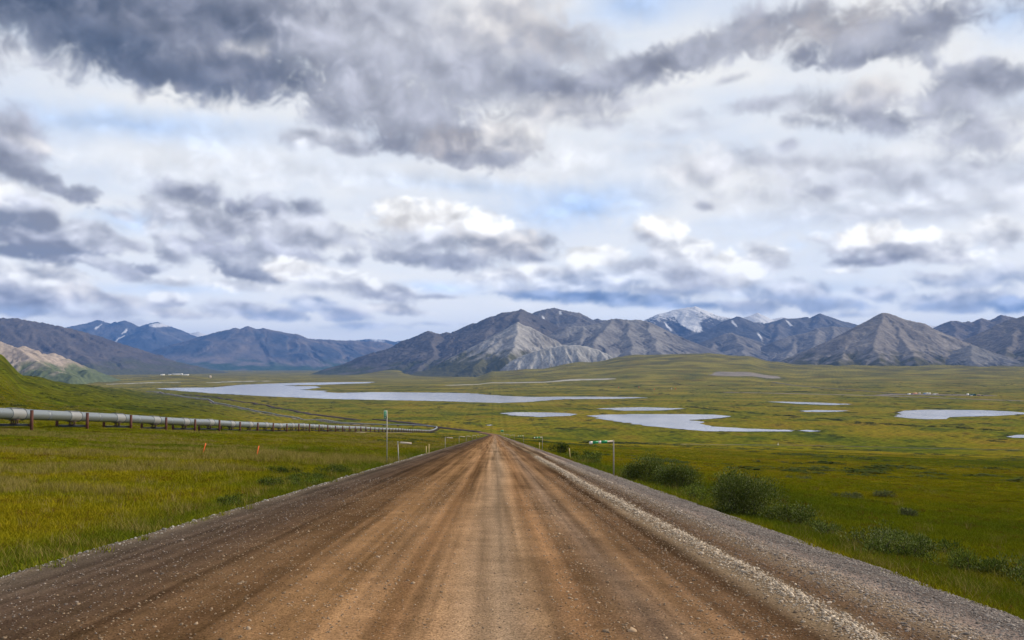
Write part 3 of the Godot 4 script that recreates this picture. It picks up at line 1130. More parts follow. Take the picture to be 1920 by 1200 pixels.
func make_tracks() -> void:
	var bend := [Vector3(road_shift(1080.0), 0, -1080.0)]
	bend.append_array(land_points("882,808.6 800,798.4 640,784 560,773 480,757.4 420,748.6 370,742 338,739"))
	strip("road", bend, [11, 12, 13, 12, 11, 10, 9], 0.9, Color(.10, .078, .07), "dark highway beyond the bend, running left across the valley floor", 0.05)
	strip("airstrip", land_points("1352,735.4 1500,738.4 1640,742 1780,747 1930,752.4"), [34, 34, 30, 26], 0.5, Color(.26, .235, .21), "long grey gravel airstrip on the right", 0.05)
	strip("gravel_pad", land_points("1636,742.4 1690,739.8 1760,740.6 1830,741.2 1868,742.6"), [16, 60, 110, 90, 20], 0.8, Color(.24, .21, .18), "gravel apron under the camp beside the airstrip")
	strip("gravel_pad", [land(840, 3900), land(910, 3940), land(990, 4000), land(1070, 4030), land(1150, 4080)], [30, 170, 360, 330, 30], 1.4, Color(.30, .265, .23), "pale gravel pit in the middle of the plain")
	strip("access_track", land_points("1448,716.5 1480,721.5 1530,726.5 1600,731.5 1690,739.4"), [26, 20, 14, 10], 0.9, Color(.20, .18, .13), "faint track that links the gravel pit and the camp")
	strip("river_bar", land_points("836,723 900,720.4 980,717.4 1060,713.6 1110,711.6 1152,711.2"), [30, 60, 70, 110, 170, 60], 0.9, Color(.46, .44, .40), "pale gravel bar of the river ahead", 0.5)
	strip("river_bar", land_points("200,720.6 250,718.6 300,717.6 340,716.8"), [20, 60, 90, 30], 0.8, Color(.44, .43, .40), "pale river bar at the far left of the valley", 0.5)
	strip("river_bar", land_points("388,717.4 420,716.4 470,715 520,714.4"), [20, 60, 70, 20], 0.8, Color(.44, .43, .40), "thin river bar beyond the long lake", 0.5)
	strip("footpath", land_points("1090,829.6 1285,833 1440,834.6 1610,837.6 1780,841 1940,844"), [2.6, 2.8, 3.4, 3.0, 3.2, 3.0], 0.25, Color(.23, .205, .165), "thin grey trail across the tundra on the right", 0.3)


# ---------------------------------------------------------------- mountains

# Each mountain is a sheet of land raised to a skeleton of ridge lines: the crest seen against the sky and the spurs that come down from it.
# Gullies run down the slopes square to the ridge they start from. look: rock, scree, plants (colours), tree line (share of the height), snow level.
func mountain(called: String, base: float, slope: float, cell: float, rough: float, lines: Array, look: Dictionary, label: String) -> void:
	var seg := PackedFloat32Array()      # ax, ad, bx, bd, ay, by, length so far, length
	var ends := PackedInt32Array()       # number of segments up to the end of each ridge line
	var rounds := PackedFloat32Array()   # centre and reach of each ridge line
	var box := Rect2()
	var first := true
	var skeleton := []
	var rng := RandomNumberGenerator.new()
	rng.seed = hash(label)
	for li in lines.size():
		var pts := PackedVector3Array()
		for trio in (lines[li] as String).split(" ", false):
			var q := trio.split_floats(",")
			pts.append(survey(q[0], q[1], q[2]))
		skeleton.append(pts)
		# lesser spurs leave the ridge on the near side
		var to_go := rough * rng.randf_range(1.5, 4.0)
		for i in pts.size() - 1:
			var along := pts[i + 1] - pts[i]
			along.y = 0.0
			var long := along.length()
			var at_ := to_go
			while at_ < long:
				var p := pts[i].lerp(pts[i + 1], at_ / long)
				var h := p.y - base
				if h > 60.0:
					var face := Vector3(along.z, 0, -along.x).normalized()
					if li > 0:
						face *= -1.0 if rng.randf() < 0.5 else 1.0
					elif face.z < 0.0:
						face = -face
					face = (face + along.normalized() * rng.randf_range(-0.55, 0.55)).normalized()
					var w := h / slope * rng.randf_range(0.75, 1.15)
					var spur := PackedVector3Array()
					for s in [0.0, 0.28, 0.62, 1.12]:
						var f: float = 1.0 - s / 1.5
						var up: float = f * sqrt(f) * (0.985 if s < 0.1 else 1.0) + [0.0, 0.10, 0.10, 0.0][spur.size()] * rng.randf_range(0.6, 1.6)
						spur.append(Vector3(p.x, base + h * up, p.z) + face * w * s + along.normalized() * rough * rng.randfn() * 0.8 * s)
					skeleton.append(spur)
				at_ += rough * rng.randf_range(4.5, 8.5)
			to_go = at_ - long
	for li in skeleton.size():
		var run := li * 733.0
		var pts: PackedVector3Array = skeleton[li]
		var area := Rect2()
		for i in pts.size():
			var p := pts[i]
			if i > 0:
				var prev := pts[i - 1]
				var along := Vector2(prev.x, -prev.z).distance_to(Vector2(p.x, -p.z))
				for v in [prev.x, -prev.z, p.x, -p.z, prev.y - base, p.y - base, run, along]:
					seg.append(v)
				run += along
			var reach := maxf(20.0, (p.y - base) / slope * 1.5)
			var around := Rect2(Vector2(p.x, -p.z) - Vector2.ONE * reach, Vector2.ONE * reach * 2.0)
			area = around if i == 0 else area.merge(around)
			if li < lines.size():
				box = around if first else box.merge(around)
				first = false
		ends.append(seg.size() / 8)
		for v in [area.position.x, area.position.y, area.end.x, area.end.y]:
			rounds.append(v)
	var warp := FastNoiseLite.new()
	warp.seed = 77
	warp.noise_type = FastNoiseLite.TYPE_SIMPLEX_SMOOTH
	warp.frequency = 1.0 / (rough * 14.0)
	warp.fractal_octaves = 4
	var gul := FastNoiseLite.new()
	gul.seed = 78
	gul.noise_type = FastNoiseLite.TYPE_SIMPLEX_SMOOTH
	gul.frequency = 1.0 / (rough * 3.0)
	gul.fractal_type = FastNoiseLite.FRACTAL_RIDGED
	gul.fractal_octaves = 3
	gul.fractal_gain = 0.5
	var nx := clampi(int(box.size.x / cell), 8, 460)
	var crest := 0.0
	for p in skeleton[0]:
		crest = maxf(crest, -p.z)
	crest = minf(crest + rough * 2.0, box.end.y)
	# fine rows on the near slopes, coarse ones on the far side
	var rows := PackedFloat32Array()
	var n_front := clampi(int((crest - box.position.y) / (cell * 1.8)), 8, 260)
	for j in n_front:
		rows.append(lerpf(box.position.y, crest, float(j) / n_front))
	for j in 10:
		rows.append(lerpf(crest, box.end.y, j / 9.0))
	var ny := rows.size()
	var pos := PackedVector3Array()
	var col := PackedColorArray()
	pos.resize(nx * ny)
	col.resize(nx * ny)
	var count := seg.size() / 8
	var rock: Color = look.rock
	var scree: Color = look.scree
	var plants: Color = look.plants
	var top := -1000.0
	for i in count:
		top = maxf(top, base + maxf(seg[i * 8 + 4], seg[i * 8 + 5]))
	for j in ny:
		var d0 := rows[j]
		for i in nx:
			var x0 := box.position.x + box.size.x * i / (nx - 1)
			var wx := warp.get_noise_2d(x0, d0)
			var wd := warp.get_noise_2d(x0 + 9000.0, d0)
			var x := x0 + wx * rough * 1.25
			var d := d0 + wd * rough * 1.25
			var h := 0.0
			var best_h := 0.0
			var best_y := 0.0
			var best_a := 0.0
			var s_ := 1.5
			var best := -1
			var k := 0
			for li in ends.size():
				var stop := ends[li]
				if x < rounds[li * 4] or d < rounds[li * 4 + 1] or x > rounds[li * 4 + 2] or d > rounds[li * 4 + 3]:
					k = stop
					continue
				var line_h := 0.0
				while k < stop:
					var o := k * 8
					k += 1
					var ex := seg[o + 2] - seg[o]
					var ed := seg[o + 3] - seg[o + 1]
					var px := x - seg[o]
					var pd := d - seg[o + 1]
					var t := clampf((px * ex + pd * ed) / (seg[o + 7] * seg[o + 7] + 0.01), 0.0, 1.0)
					var qx := px - ex * t
					var qd := pd - ed * t
					var yr := seg[o + 4] + (seg[o + 5] - seg[o + 4]) * t
					if yr <= 1.0:
						continue
					var s := sqrt(qx * qx + qd * qd) * slope / yr
					if s >= 1.5:
						continue
					var f := 1.0 - s / 1.5
					var hh := yr * f * sqrt(f)
					if hh > line_h:
						line_h = hh
						if hh > best_h:
							best_h = hh
							best = li
							s_ = s
							best_y = yr
							var turn := 0.0 if t > 0.0 and t < 1.0 else atan2(qd, qx) * 40.0
							best_a = seg[o + 6] + seg[o + 7] * t + turn + (5000.0 if qx * ed - qd * ex > 0.0 else 0.0)
				if line_h > 0.0:
					h = smax(h, line_h, rough * 0.45)
			var rim := minf(minf(x0 - box.position.x, box.end.x - x0) / box.size.x, minf(d0 - box.position.y, box.end.y - d0) / box.size.y)
			h *= smoothstep(0.0, 0.09, rim)
			var gully := 0.0
			if best >= 0:
				var g := gul.get_noise_2d(best_a + wx * rough * 0.8, s_ * rough * 0.8 + best * 300.0)
				var bump := clampf(s_ * 3.2, 0.0, 1.0) * clampf((1.5 - s_) * 1.2, 0.0, 1.0)
				gully = g * bump
				h += gully * minf(rough * 0.85, best_y * 0.17)
				h += wd * rough * 0.30 * bump + n_mid.get_noise_2d(x0 * 1.7, d0 * 1.7) * rough * 0.12 * clampf(h / 40.0, 0.0, 1.0)
				h += absf(n_rough.get_noise_2d(x0 * 0.9 / rough, d0 * 0.9 / rough)) * rough * 0.16 * clampf(1.0 - s_ * 1.6, 0.0, 1.0)
			var y := base - 14.0 + h + minf(h, 14.0) - maxf(0.0, 3.0 - h) * 10.0
			pos[j * nx + i] = Vector3(x0, y, -d0)
			var share := clampf((y - base) / (top - base), 0.0, 1.0)
			var n := warp.get_noise_2d(x0 * 2.3 + 500.0, d0 * 2.3)
			var fine := n_rough.get_noise_2d(x0 / rough * 1.3, d0 / rough * 1.3)
			var c := rock.lerp(scree, clampf(0.5 - gully * 0.85 + n * 0.55 + (look.scree_bias as float), 0.0, 1.0))
			c = c.lerp(rock * 0.6, clampf(fine * 1.6 - 0.55, 0.0, 0.5) * clampf(1.3 - s_, 0.0, 1.0))
			var green := smoothstep(0.12, -0.12, share - (look.tree as float) + n * 0.22 + gully * 0.08)
			c = c.lerp(plants * (1.0 + fine * 0.35), green)
			var snow: float = look.snow
			if snow < 5000.0:
				var w := smoothstep(-0.10, 0.12, (y - snow) / 190.0 + n * 0.5 - gully * 0.8 + fine * 0.9)
				c = c.lerp(Color(0.62, 0.63, 0.64), w)
			for p in look.get("patches", []):
				# a snow field: centre, half width, half height, lean
				var dx: float = (x0 - p[0].x) / p[1] + wx * 0.5
				var dy: float = (y - p[0].y - (x0 - p[0].x) * p[3]) / p[2] + fine * 0.3
				if dx * dx + dy * dy < 1.0 and absf(d0 + p[0].z) < 1300.0:
					c = c.lerp(Color(0.62, 0.63, 0.64), clampf((1.0 - dx * dx - dy * dy) * 6.0, 0.0, 1.0))
			col[j * nx + i] = Color(c.r * 1.5, c.g * 1.5, c.b * 1.52)
	struct(called, sheet(nx, ny, pos, col), mats.mountain_rock, label)


func make_mountains() -> void:
	var heath := Color(.075, .080, .028)
	var far_heath := Color(.06, .085, .045)
	var haze_blue_rock := {"rock": Color(.075, .085, .105), "scree": Color(.19, .18, .175), "plants": far_heath, "tree": 0.16, "snow": 9999.0, "scree_bias": -0.1}  # some of the distance haze is mixed into the rock as blue
	# far ranges first
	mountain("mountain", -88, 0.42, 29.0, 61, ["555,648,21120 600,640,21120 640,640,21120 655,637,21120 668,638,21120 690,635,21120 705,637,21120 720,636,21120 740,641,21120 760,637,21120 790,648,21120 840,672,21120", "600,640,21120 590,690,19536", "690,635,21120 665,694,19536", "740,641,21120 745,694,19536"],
		haze_blue_rock.merged({"snow": 521.0}, true), "distant blue range with a few snow streaks, straight across the lake")
	mountain("mountain", -88, 0.42, 28.0, 62, ["300,625,21700 318,621,21700 342,620,21700 352,625,21700 372,622,21700 385,630,21700 400,640,21700"], haze_blue_rock.merged({"snow": 500.0}, true), "small far plateau with snow patches between two peaks on the left")
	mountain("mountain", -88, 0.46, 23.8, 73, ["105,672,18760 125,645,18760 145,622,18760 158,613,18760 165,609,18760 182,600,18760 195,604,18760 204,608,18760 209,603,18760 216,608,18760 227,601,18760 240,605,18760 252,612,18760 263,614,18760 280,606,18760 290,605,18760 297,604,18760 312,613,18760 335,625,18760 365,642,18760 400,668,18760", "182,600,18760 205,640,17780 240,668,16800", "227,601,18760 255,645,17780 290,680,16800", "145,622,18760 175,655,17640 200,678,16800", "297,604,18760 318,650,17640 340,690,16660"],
		haze_blue_rock.merged({"snow": 9999.0, "patches": [[survey(297, 610, 18620), 168, 48, 0.0], [survey(186, 613, 18480), 20.0, 67.0, 0.6], [survey(236, 622, 18340), 19.0, 67.0, -0.5], [survey(231, 640, 18060), 12.0, 123.0, -0.3]]}, true), "jagged blue peaks with thin snow streaks at the upper left")
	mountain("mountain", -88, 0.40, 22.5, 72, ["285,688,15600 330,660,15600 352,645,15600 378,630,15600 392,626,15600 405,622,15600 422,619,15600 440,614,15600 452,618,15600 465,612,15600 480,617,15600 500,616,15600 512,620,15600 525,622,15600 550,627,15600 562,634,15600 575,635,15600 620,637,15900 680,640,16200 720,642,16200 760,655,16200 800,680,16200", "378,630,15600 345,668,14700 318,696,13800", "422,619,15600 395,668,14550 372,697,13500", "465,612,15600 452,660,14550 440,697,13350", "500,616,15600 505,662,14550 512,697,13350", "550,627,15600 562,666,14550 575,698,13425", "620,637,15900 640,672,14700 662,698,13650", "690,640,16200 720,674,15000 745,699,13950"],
		haze_blue_rock.merged({"scree": Color(.215, .185, .165), "scree_bias": 0.02, "tree": 0.14}, true), "broad blue-grey mountain with ribbed slopes behind the lake")
	mountain("mountain", -88, 0.40, 14.6, 56, ["-150,610,9184 -60,600,9184 0,597,8960 30,596,8960 60,602,8960 86,606,8960 115,611,8960 143,621,8960 180,636,8960 220,655,8960 255,676,8960 300,701,8960", "0,597,8960 40,650,8064 85,690,7168", "86,606,8960 135,655,8176 190,697,7504", "143,621,8960 185,660,8400 232,699,7840"],
		{"rock": Color(.085, .078, .078), "scree": Color(.15, .13, .115), "plants": Color(.085, .085, .05), "tree": 0.22, "snow": 9999.0, "scree_bias": -0.1}, "dark rounded mountain at the far left")
	mountain("rocky_ridge", -88, 0.62, 6.5, 22, ["-80,618,4400 -40,626,4400 0,638,4300 14,645,4280 28,652,4250 60,672,4150 100,692,4000 135,705,3900", "28,653,4500 36,649,4500 44,647,4500 55,653,4480 68,663,4440 90,680,4350 118,697,4200", "84,668,4700 92,662,4700 101,661,4700 118,669,4650 138,683,4550 162,698,4400"],
		{"rock": Color(.22, .18, .145), "scree": Color(.36, .30, .245), "plants": Color(.105, .125, .06), "tree": 0.38, "snow": 9999.0, "scree_bias": 0.35}, "pale rocky ridges with green aprons at the left")
	# snowy range
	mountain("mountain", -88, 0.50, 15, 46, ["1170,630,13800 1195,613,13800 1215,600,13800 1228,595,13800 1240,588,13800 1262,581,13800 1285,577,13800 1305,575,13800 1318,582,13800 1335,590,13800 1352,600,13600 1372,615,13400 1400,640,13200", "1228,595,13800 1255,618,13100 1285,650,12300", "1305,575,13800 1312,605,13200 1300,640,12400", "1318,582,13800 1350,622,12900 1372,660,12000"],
		haze_blue_rock.merged({"snow": 625.0, "tree": 0.05, "rock": Color(.10, .105, .12), "patches": [[survey(1290, 596, 13400), 185.0, 105.0, -0.15], [survey(1298, 609, 13100), 125.0, 110.0, 0.0], [survey(1256, 612, 13100), 18.0, 70.0, -0.9]]}, true), "snow-capped blue mountain with a white snow field")
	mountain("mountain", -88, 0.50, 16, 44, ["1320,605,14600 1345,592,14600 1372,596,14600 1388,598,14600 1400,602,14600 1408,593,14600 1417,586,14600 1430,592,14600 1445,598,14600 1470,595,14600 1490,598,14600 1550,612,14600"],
		haze_blue_rock.merged({"snow": 500.0, "tree": 0.05}, true), "small pointed white peak behind the blue range")
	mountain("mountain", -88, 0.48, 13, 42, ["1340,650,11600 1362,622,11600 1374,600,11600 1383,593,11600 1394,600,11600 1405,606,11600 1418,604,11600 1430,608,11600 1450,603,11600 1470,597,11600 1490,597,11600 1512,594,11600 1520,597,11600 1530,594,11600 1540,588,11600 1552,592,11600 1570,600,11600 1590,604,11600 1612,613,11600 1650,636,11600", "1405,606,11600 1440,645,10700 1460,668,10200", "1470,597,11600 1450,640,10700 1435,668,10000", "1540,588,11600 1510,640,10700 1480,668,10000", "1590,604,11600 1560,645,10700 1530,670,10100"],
		haze_blue_rock.merged({"tree": 0.06, "rock": Color(.105, .11, .125), "patches": [[survey(1486, 606, 11300), 14.0, 50.0, -0.9], [survey(1380, 606, 11300), 12.0, 50.0, -0.6], [survey(1427, 630, 10900), 10.0, 50.0, -0.2]]}, true), "blue mountain range with thin snow gullies, right of the white peak")
	mountain("mountain", -88, 0.52, 10, 34, ["1270,676,9600 1300,662,9600 1325,650,9600 1345,636,9600 1360,625,9600 1375,624,9600 1392,634,9600 1410,645,9600 1435,658,9600 1470,674,9600", "1345,636,9600 1325,660,9000 1310,678,8600", "1375,624,9600 1392,655,8900 1402,676,8400"],
		{"rock": Color(.12, .118, .12), "scree": Color(.23, .215, .195), "plants": Color(.10, .105, .06), "tree": 0.12, "snow": 9999.0, "scree_bias": 0.0}, "grey foothill in front of the snow-capped mountain")
	mountain("mountain", -88, 0.52, 10, 34, ["1425,676,9300 1455,660,9300 1480,643,9300 1500,632,9300 1515,622,9300 1532,616,9300 1560,612,9300 1590,614,9300 1620,628,9300 1660,650,9300", "1500,632,9300 1485,655,8800 1470,676,8400", "1532,616,9300 1525,650,8700 1515,676,8200", "1560,612,9300 1560,650,8700 1558,680,8200"],
		{"rock": Color(.13, .125, .125), "scree": Color(.25, .235, .215), "plants": Color(.09, .10, .055), "tree": 0.10, "snow": 9999.0, "scree_bias": 0.05}, "pale grey foothill left of the pyramid peak")
	# central massif
	mountain("mountain", -88, 0.50, 11, 44, ["960,600,9400 985,593,9400 1000,586,9400 1010,583,9400 1025,579,9400 1040,577,9400 1060,582,9400 1080,587,9400 1098,594,9400 1115,600,9400 1122,597,9400 1132,601,9400 1150,600,9400 1180,606,9400 1220,630,9400", "1010,583,9400 1000,625,8700 985,650,8300", "1080,587,9400 1085,625,8700 1080,650,8200"],
		{"rock": Color(.11, .11, .12), "scree": Color(.21, .195, .18), "plants": heath, "tree": 0.05, "snow": 9999.0, "scree_bias": -0.05, "patches": [[survey(1052, 586, 9200), 14.0, 20.0, 0.0], [survey(1018, 596, 9200), 10.0, 26.0, -0.6]]}, "dark summit at the back of the central massif")
	mountain("mountain", -88, 0.50, 10, 40, ["655,705,8300 680,693,8300 700,681,8300 718,670,8300 735,657,8300 748,649,8300 760,641,8300 778,633,8300 792,626,8300 803,621,8300 812,625,8300 822,626,8300 835,623,8300 846,625,8300 865,619,8300 878,610,8300 888,606,8300 900,606,8300 915,599,8300 925,594,8300 945,586,8300 960,584,8300 974,581,8300 985,588,8300 1000,592,8300 1030,610,8300 1060,640,8300", "803,621,8300 815,650,7700 800,680,7100 770,700,6500", "865,619,8300 855,650,7600 835,678,7000 800,702,6300", "925,594,8300 915,625,7700 890,655,7100 860,684,6500", "974,581,8300 975,610,7700 972,640,7200"],
		{"rock": Color(.088, .085, .09), "scree": Color(.165, .148, .135), "plants": Color(.070, .072, .034), "tree": 0.15, "snow": 9999.0, "scree_bias": -0.08}, "dark central massif with a long ridge falling to the left")
	mountain("mountain", -88, 0.55, 8.5, 34, ["1000,655,7800 1020,636,7800 1040,622,7800 1060,612,7800 1090,612,7800 1115,608,7800 1135,603,7800 1150,599,7800 1165,597,7800 1178,600,7800 1195,599,7800 1210,602,7800 1225,610,7800 1240,621,7800 1260,636,7800 1280,650,7800 1310,672,7800", "1150,599,7800 1132,622,7350 1115,640,7000 1100,664,6700", "1178,600,7800 1182,635,7200 1185,668,6700", "1210,602,7800 1225,638,7200 1240,668,6700", "1090,612,7800 1085,640,7300 1075,660,7000"],
		{"rock": Color(.115, .112, .115), "scree": Color(.27, .26, .245), "plants": Color(.10, .10, .045), "tree": 0.08, "snow": 9999.0, "scree_bias": 0.10}, "grey flat-topped mountain right of the pale crag")
	mountain("rocky_peak", -88, 0.66, 6.5, 20, ["922,652,7000 940,634,7000 952,619,7000 962,609,7000 972,604,7000 980,609,7000 990,612,7000 1003,618,7000 1018,627,7000 1035,635,7000 1052,644,7000 1072,653,7000 1095,668,7000", "940,634,7000 925,655,6750 905,674,6450 886,688,6200", "972,604,7000 966,640,6600 955,668,6300", "1018,627,7000 1015,650,6750 1008,672,6450"],
		{"rock": Color(.17, .16, .145), "scree": Color(.36, .345, .32), "plants": Color(.095, .09, .04), "tree": 0.42, "snow": 9999.0, "scree_bias": 0.25}, "pale rocky peak in front of the dark central massif")
	mountain("rock_dome", -88, 0.95, 5.0, 15, ["940,690,6250 955,680,6250 970,671,6250 985,664,6250 1005,658,6250 1030,652,6250 1055,648,6250 1085,647,6250 1105,651,6250 1122,656,6250 1138,663,6250 1150,674,6250 1156,684,6250"],
		{"rock": Color(.20, .195, .18), "scree": Color(.40, .39, .365), "plants": Color(.095, .09, .04), "tree": 0.26, "snow": 9999.0, "scree_bias": 0.18}, "low pale limestone dome at the foot of the massif")
	# right-hand peaks
	mountain("mountain", -88, 0.50, 14, 40, ["1690,630,15000 1718,614,15000 1738,609,15000 1750,611,15000 1765,611,15000 1785,618,15000 1820,640,15000"], haze_blue_rock.merged({"snow": 500.0}, true), "tiny snowy range showing right of the pyramid peak")
	mountain("mountain", -88, 0.52, 10, 40, ["1690,655,9600 1715,637,9600 1735,623,9600 1752,614,9600 1770,606,9600 1785,602,9600 1797,602,9600 1803,605,9600 1815,602,9600 1822,606,9600 1832,601,9600 1842,597,9600 1852,600,9600 1865,598,9600 1880,591,9600 1895,594,9600 1905,598,9600 1940,612,9600 2000,625,9600", "1785,602,9600 1795,640,8900 1815,668,8400", "1842,597,9600 1835,640,8900 1840,668,8400", "1880,591,9600 1880,630,8900"],
		{"rock": Color(.115, .105, .105), "scree": Color(.20, .18, .165), "plants": Color(.09, .095, .05), "tree": 0.12, "snow": 9999.0, "scree_bias": -0.05}, "dark jagged range between the pyramid peak and the right edge")
	mountain("mountain", -88, 0.60, 7.0, 21, ["1475,697,6800 1500,686,6800 1530,671,6800 1555,658,6800 1580,643,6800 1605,624,6800 1625,610,6800 1642,597,6800 1656,586,6800 1664,587,6800 1674,591,6800 1685,596,6800 1700,605,6800 1720,618,6800 1745,633,6800 1775,649,6800 1805,664,6800 1840,682,6800", "1658,588,6800 1648,612,6550 1640,632,6350 1640,655,6150 1652,680,5900", "1674,591,6800 1690,628,6450 1706,655,6150 1720,680,5850", "1605,624,6800 1585,655,6350 1575,684,5950"],
		{"rock": Color(.165, .150, .135), "scree": Color(.275, .25, .222), "plants": Color(.085, .078, .034), "tree": 0.30, "snow": 9999.0, "scree_bias": 0.0}, "lone grey-brown pyramid peak on the right")
	mountain("rocky_knoll", -88, 0.5, 6.0, 22, ["1745,684,6300 1770,673,6300 1790,660,6300 1805,651,6300 1818,647,6300 1830,650,6300 1848,660,6300 1870,671,6300 1895,683,6300", "1818,647,6300 1822,670,5950 1826,686,5700"],
		{"rock": Color(.14, .135, .13), "scree": Color(.23, .22, .20), "plants": Color(.07, .07, .032), "tree": 0.40, "snow": 9999.0, "scree_bias": 0.0}, "low grey knoll at the right foot of the pyramid peak")
	mountain("mountain", -88, 0.55, 8.0, 32, ["1800,690,7300 1825,675,7300 1850,656,7300 1868,642,7300 1882,628,7300 1895,613,7300 1905,604,7300 1915,597,7300 1930,588,7300 1955,580,7300 2000,572,7300 2060,580,7300", "1905,604,7300 1895,645,6700 1880,680,6200", "1955,580,7300 1940,640,6600 1930,685,6000"],
		{"rock": Color(.14, .125, .112), "scree": Color(.22, .20, .175), "plants": Color(.075, .072, .034), "tree": 0.26, "snow": 9999.0, "scree_bias": 0.0}, "brown mountain cut off by the right edge")
	mountain("mountain", -88, 0.52, 16.0, 42, ["2040,690,8600 2080,660,8600 2130,625,8600 2190,600,8600 2250,612,8600 2320,588,8600 2400,604,8600 2480,630,8600 2580,612,8600 2680,650,8600 2760,688,8600", "2190,600,8600 2210,650,7900", "2320,588,8600 2300,650,7800"],
		{"rock": Color(.12, .115, .112), "scree": Color(.22, .20, .18), "plants": Color(.085, .088, .045), "tree": 0.16, "snow": 9999.0, "scree_bias": 0.0}, "brown-grey range beyond the right edge")


# ---------------------------------------------------------------- the pipeline

func pad_level(x: float, d: float) -> float:
	var y := 0.0
	for k in 5:
		y += ground(x, d + (k - 2) * 14.0)
	return y / 5.0


func make_support() -> Node3D:
	var t := thing("pipeline_support", "", "pipeline support", Vector3.ZERO, 0.0, "rust-red supports that carry the pipeline")
	for side in [-1.0, 1.0]:
		var st := start()
		add_tube(st, [Vector3(side * 2.25, -0.9, 0), Vector3(side * 2.25, 2.36, 0)], [0.215, 0.215], 14)
		add_tube(st, [Vector3(side * 2.25, 2.36, 0), Vector3(side * 2.25, 2.40, 0)], [0.235, 0.235], 14)
		add_tube(st, [Vector3(side * 2.25, 0.70, 0), Vector3(side * 2.25, 0.78, 0)], [0.25, 0.25], 14)
		obj("pile", done(st), mats.rust, t)
	var beam := start()
	add_box(beam, Vector3(0, 0.335, 0), Vector3(3.9, 0.05, 0.42), Basis(), 0.0)
	add_box(beam, Vector3(0, 0.45, 0), Vector3(3.9, 0.19, 0.12))
	add_box(beam, Vector3(0, 0.57, 0), Vector3(3.9, 0.05, 0.42))
	var cross := obj("crossbeam", done(beam), mats.beam_steel, t)
	for side in [-1.0, 1.0]:
		obj("bracket", box_mesh(Vector3(0.30, 0.34, 0.34), Vector3(side * 1.99, 0.45, 0), Basis(), 0.04), mats.dark_rust, cross)
	var shoe := start()
	for z in [-0.55, 0.55]:
		for x in [-0.28, 0.28]:
			add_box(shoe, Vector3(x, 0.86, z * 0.5), Vector3(0.11, 0.52, 0.16))
	add_box(shoe, Vector3(0, 0.64, 0), Vector3(0.95, 0.08, 0.9))
	add_box(shoe, Vector3(0, 1.12, 0), Vector3(0.8, 0.10, 1.5))
	obj("shoe", done(shoe), mats.dark_rust, t)
	return t


